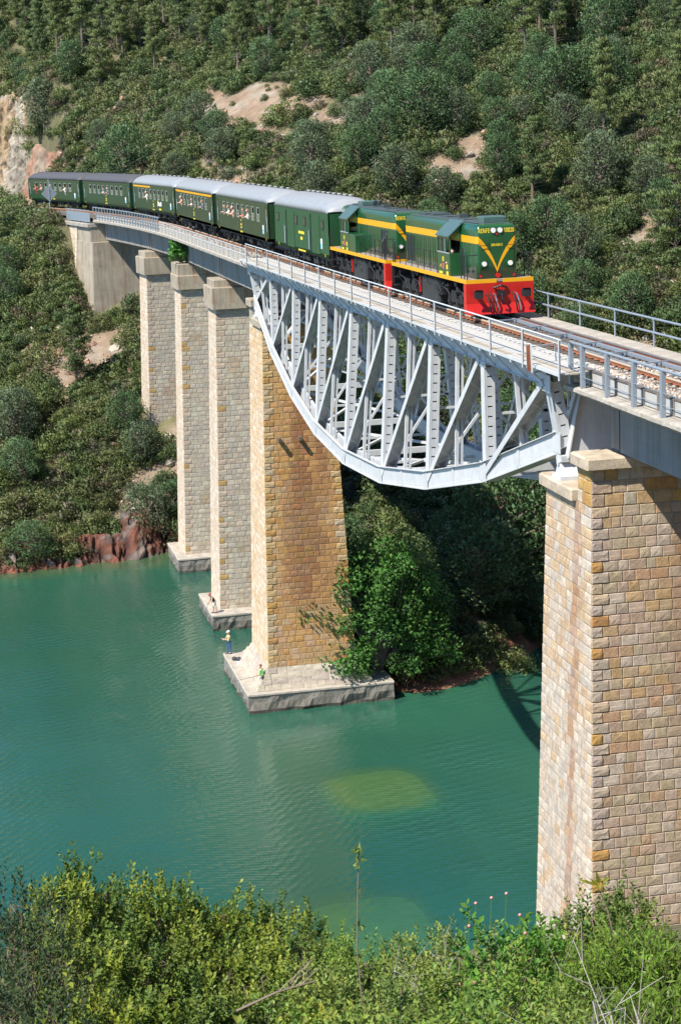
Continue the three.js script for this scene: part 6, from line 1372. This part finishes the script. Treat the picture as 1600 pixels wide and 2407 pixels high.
const NEAR = {
  a: { name: 'leafy_shrub', text: 'yellow green leathery leaved shrub', group: 'yellow green shrubs at the left front', forms: [0, 1, 2].map((k) => leafyForm(500 + k, {})), mats: [[0.185, 0.25, 0.040], [0.165, 0.235, 0.040], [0.14, 0.21, 0.046]] },
  b: { name: 'twiggy_shrub', text: 'thin leaved green shrub', group: 'thin leaved shrubs at the middle front', forms: [0, 1].map((k) => leafyForm(520 + k, { twigs: 340, per: 12, leaf: 0.068, wide: 0.55, tops: 0.3 })), mats: [[0.155, 0.255, 0.050], [0.18, 0.25, 0.06]] },
  c: { name: 'broad_leaved_shrub', text: 'broad leaved green shrub', group: null, forms: [leafyForm(540, { twigs: 240, per: 10, leaf: 0.095, wide: 0.65, tops: 0.15 })], mats: [[0.10, 0.23, 0.038]] },
  d: { name: 'shade_dark_shrub', text: 'shrub coloured dark for shade', group: 'dark shrubs at the far left front', forms: [leafyForm(550, { twigs: 260, per: 13, leaf: 0.062, wide: 0.45, tops: 0.35 })], mats: [[0.050, 0.085, 0.032]] },  // the shadow over these shrubs is put into the leaf colour
  e: { name: 'low_shrub', text: 'low green shrub below the near pier', group: 'low shrubs at the foot of the near pier', forms: [leafyForm(530, { twigs: 300, per: 12 })], mats: [[0.15, 0.22, 0.04], [0.12, 0.19, 0.04]] },
  j: { name: 'juniper', text: 'feathery green juniper', group: 'feathery junipers at the right front', forms: [0, 1].map((k) => featherForm(560 + k, {})), mats: [[0.16, 0.27, 0.036], [0.15, 0.22, 0.045]] },
};
const SPOTS = {
  a: [[107.39, 22.59, 0.09], [107.41, 22.26, 0.21], [106.44, 21.74, -0.51], [106.49, 21.27, -0.49], [105.55, 20.69, -1.1], [105.6, 20.26, -1.23], [105.67, 19.83, -1.45], [106.72, 19.61, -1.2], [112.39, 22.87, 1.46], [111.41, 22.46, 1.05], [111.44, 22.02, 0.94], [111.48, 21.56, 0.86], [111.54, 21.12, 0.74], [112.59, 20.84, 1.02], [115.39, 22.92, 2.26], [115.41, 22.55, 2.22], [115.44, 22.19, 2.11], [115.48, 21.82, 2.05], [115.53, 21.44, 1.95], [118.88, 23.31, 3.53], [118.89, 23.05, 3.49], [118.9, 22.77, 3.46], [118.93, 22.5, 3.44], [118.96, 22.23, 3.41], [119.0, 21.95, 3.39]],
  e: [[106.68, 15.85, -1.4], [107.46, 15.82, -1.18], [106.95, 15.46, -1.25], [109.8, 16.98, -0.4], [110.9, 17.2, 0.15], [110.95, 16.85, 0.1]],
  b: [[108.75, 19.62, -0.8], [108.82, 19.28, -0.66], [108.9, 18.93, -0.8], [109.95, 18.82, -0.27], [111.01, 18.75, 0.28], [111.28, 17.84, 0.14], [112.29, 17.96, 0.35], [113.63, 20.7, 1.2], [113.71, 20.34, 1.2], [114.76, 20.22, 1.65], [114.84, 19.89, 1.63], [115.89, 19.84, 2.17], [115.03, 19.24, 1.62], [116.09, 19.23, 1.99], [116.58, 21.29, 2.35], [116.65, 20.91, 2.33], [117.7, 20.81, 2.8], [117.78, 20.5, 2.8], [117.87, 20.2, 2.77], [118.91, 20.23, 3.23], [119.05, 21.68, 3.38], [119.1, 21.41, 3.37], [119.17, 21.14, 3.36], [119.24, 20.87, 3.36], [119.32, 20.6, 3.36]],
  c: [[112.07, 18.67, 0.97], [111.19, 18.1, 0.39]],
  d: [[111.38, 23.24, 1.8], [113.38, 23.19, 2.18], [115.38, 23.35, 2.69], [116.38, 23.23, 2.91], [118.38, 23.38, 3.56]],
  j: [[115.21, 18.71, 1.9], [115.3, 18.46, 2.03], [115.4, 18.22, 2.01], [118.06, 19.65, 2.99], [118.16, 19.39, 3.05], [119.92, 20.38, 3.71], [120.0, 20.18, 3.74], [120.05, 20.04, 3.77], [119.41, 20.34, 3.36], [119.5, 20.09, 3.37], [119.6, 19.83, 3.38]],
};
const special = { c0: 'broad leaved green shrub with pink flower heads, tallest left of the near pier', c1: 'broad leaved green shrub touching the foot of the near pier' };
{
  const r = random(808);
  for (const [key, k] of Object.entries(NEAR)) {
    k.lm = k.mats.map((c) => leafMat(c, 0.38, 0.42));
    const made = new Map();
    SPOTS[key].forEach(([x, z, top], i) => {
      const y = land(x, z), form = i % k.forms.length, t = (i * 2 + Math.floor(r() * 2)) % k.lm.length, id = form + '/' + t, row = x < 109.6 ? 'back row' : x < 114 ? 'middle row' : x < 118 ? 'front row' : 'nearest row', mates = SPOTS[key].filter(([ax]) => (ax < 109.6 ? 'back row' : ax < 114 ? 'middle row' : ax < 118 ? 'front row' : 'nearest row') === row).sort((p, q) => (q[1] - eye.z) / (eye.x - q[0]) - (p[1] - eye.z) / (eye.x - p[0])), at = mates.findIndex(([ax, az]) => ax === x && az === z);
      const label = special[key + i] ?? (mates.length > 1 ? `${k.text}, ${['leftmost', 'second', 'third', 'fourth', 'fifth', 'sixth', 'seventh', 'eighth', 'ninth', 'tenth', 'eleventh', 'twelfth', 'thirteenth'][at]}${at ? ' from the left' : ''} in the ${row}` : `${k.text} alone in the ${row}`);
      let o;
      if (made.has(id)) { o = made.get(id).clone(); o.name = numbered(k.name); scene.add(o); o.userData = {}; tag(o, label, 'shrub', special[key + i] ? null : `${k.group}, ${row}`); } else { o = thing(k.name, label, 'shrub', special[key + i] ? null : `${k.group}, ${row}`); put('crown', k.forms[form].crown, k.lm[t], o); put('stem', k.forms[form].wood, twigBark, o); made.set(id, o); }
      const tall = key === 'j' ? 1.95 : 2.35, w = (key === 'j' ? 0.95 : key === 'd' ? 0.85 : key === 'e' ? 1.0 : x < 114 ? 0.84 : 0.78) * (0.85 + 0.3 * r()), head = top + 0.12 * (r() - 0.5);
      o.position.set(x, Math.min(head - tall * w, y + 0.25), z); o.rotation.y = r() * 6.28; o.scale.set(w, Math.max(w, (head - o.position.y) / tall), w);
    });
  }
  // single stalk, bare twigs, dead wood and flower heads
  const s = thing('tall_stalk', 'single tall thin stalk with few leaves rising against the water', 'plant', null, [115.1, 0.4, 20.7]), L = new Leaves(), tip = V(-1.4, 1.75, -0.33);
  put('stem', new MB().tube([V(0, 0, 0), V(-0.45, 0.6, -0.13), V(-0.85, 1.1, -0.17), tip], 0.009, 5, 0.004).geo(), mat([0.12, 0.09, 0.07], 0.8), s);
  for (let i = 0; i < 34; i++) { const t = i < 18 ? 0.93 + 0.09 * r() : 0.6 + 0.35 * Math.floor(r() * 3) / 3; const p = V(0, 0, 0).lerp(tip, t); L.leaf(p, onSphere(r).add(V(0, 0.3, 0)).normalize(), onSphere(r), 0.06 + 0.03 * r(), 0.03, shade([1, 1, 1], 0.8 + 0.4 * r())); }
  put('leaves', L.geo(), NEAR.b.lm[1], s);
  const bare2 = (label, at, n, len, seed, m, spread) => { const q = random(seed), t = thing('dead_branch', label, 'branch', null, at), b = new MB(); for (let i = 0; i < n; i++) { const d = V((q() - 0.5) * spread, 0.6 + q(), (q() - 0.5) * spread).normalize(), e = d.clone().multiplyScalar(len * (0.6 + 0.6 * q())), mid = e.clone().multiplyScalar(0.5).add(onSphere(q).multiplyScalar(len * 0.06)); b.tube([V(0, 0, 0), mid, e], 0.007, 4, 0.002); for (let j = 0; j < 4; j++) b.tube([mid.clone().lerp(e, 0.25 * j), mid.clone().lerp(e, 0.25 * j + 0.2).add(onSphere(q).multiplyScalar(len * 0.16)), mid.clone().lerp(e, 0.25 * j + 0.35).add(onSphere(q).multiplyScalar(len * 0.26))], 0.0035, 3, 0.0015); } put('wood', b.geo(), m, t); };
  const silver = mat([0.30, 0.275, 0.25], 0.8);
  bare2('bare grey twigs standing against the water beside the flowering shrub', [112.6, -0.2, 19.5], 7, 0.85, 31, silver, 1.1);
  bare2('silvery dead branch among the junipers at the lower right', [119.7, 2.9, 20.42], 6, 0.9, 33, silver, 1.6);
  bare2('grey dead twigs sprawling at the bottom right corner', [119.9, 3.0, 20.1], 6, 0.9, 35, silver, 1.8);
  const lg = thing('fallen_branch', 'dry forked branch lying over the shrubs at the bottom', 'branch', null, [118.3, 3.12, 22.1]), lb = new MB();
  lb.tube([V(0, 0, 0), V(-0.05, 0.06, -0.25), V(-0.15, 0.05, -0.5)], 0.008, 5, 0.005);
  for (let i = 0; i < 8; i++) lb.tube([V(-0.05 - 0.012 * i, 0.055, -0.25 - 0.03 * i), V(-0.15 - 0.05 * r(), 0.1 + 0.16 * r(), -0.42 - 0.14 * r())], 0.003, 3, 0.0012);
  put('wood', lb.geo(), mat([0.22, 0.17, 0.13], 0.85), lg);
  {
    const t = thing('young_sprig', 'small yellow green sprig on a thin stem in front of the near pier', 'plant', null, [114.49, 1.3, 18.36]), l = new Leaves(), tp = V(-0.24, 0.5, 0.08);
    put('stem', new MB().tube([V(0, 0, 0), V(-0.2, 0.33, 0.02), tp], 0.008, 5, 0.004).geo(), twigBark, t);
    for (let i = 0; i < 16; i++) l.leaf(tp.clone().add(onSphere(r).multiplyScalar(0.05)), onSphere(r).add(V(0, 0.4, 0)).normalize(), onSphere(r), 0.09 + 0.05 * r(), 0.035, shade([1.2, 1, 1], 0.8 + 0.4 * r(), 0.2 * r()));
    put('leaves', l.geo(), NEAR.a.lm[0], t);
  }
  const fl = new THREE.IcosahedronGeometry(0.016, 1);
  [[112.0, 0.98, 18.72], [112.1, 1.05, 18.6], [111.9, 0.9, 18.85], [112.2, 0.86, 18.5], [112.0, 0.72, 18.95], [112.1, 0.62, 18.42], [113.2, 0.72, 19.25], [113.3, 0.78, 19.4], [113.0, 0.62, 19.1]].forEach(([x, y, z], i) => { const f = thing('pink_flower', i < 6 ? 'pink flower head at the top of the broad leaved shrub' : 'pink flower head on a stalk left of the broad leaved shrub', 'flower', i < 6 ? 'pink flowers of the broad leaved shrub' : 'pink flowers on the left stalks', [x, y - 0.16, z]); put('head', fl, mat([0.62, 0.26, 0.25], 0.7), f); put('stalk', new MB().tube([V(0, 0, 0), V(0, -0.3, 0.02)], 0.003, 3).geo(), NEAR.b.lm[0].clone(), f).material.vertexColors = false; });
}
renderer.render(scene, camera);
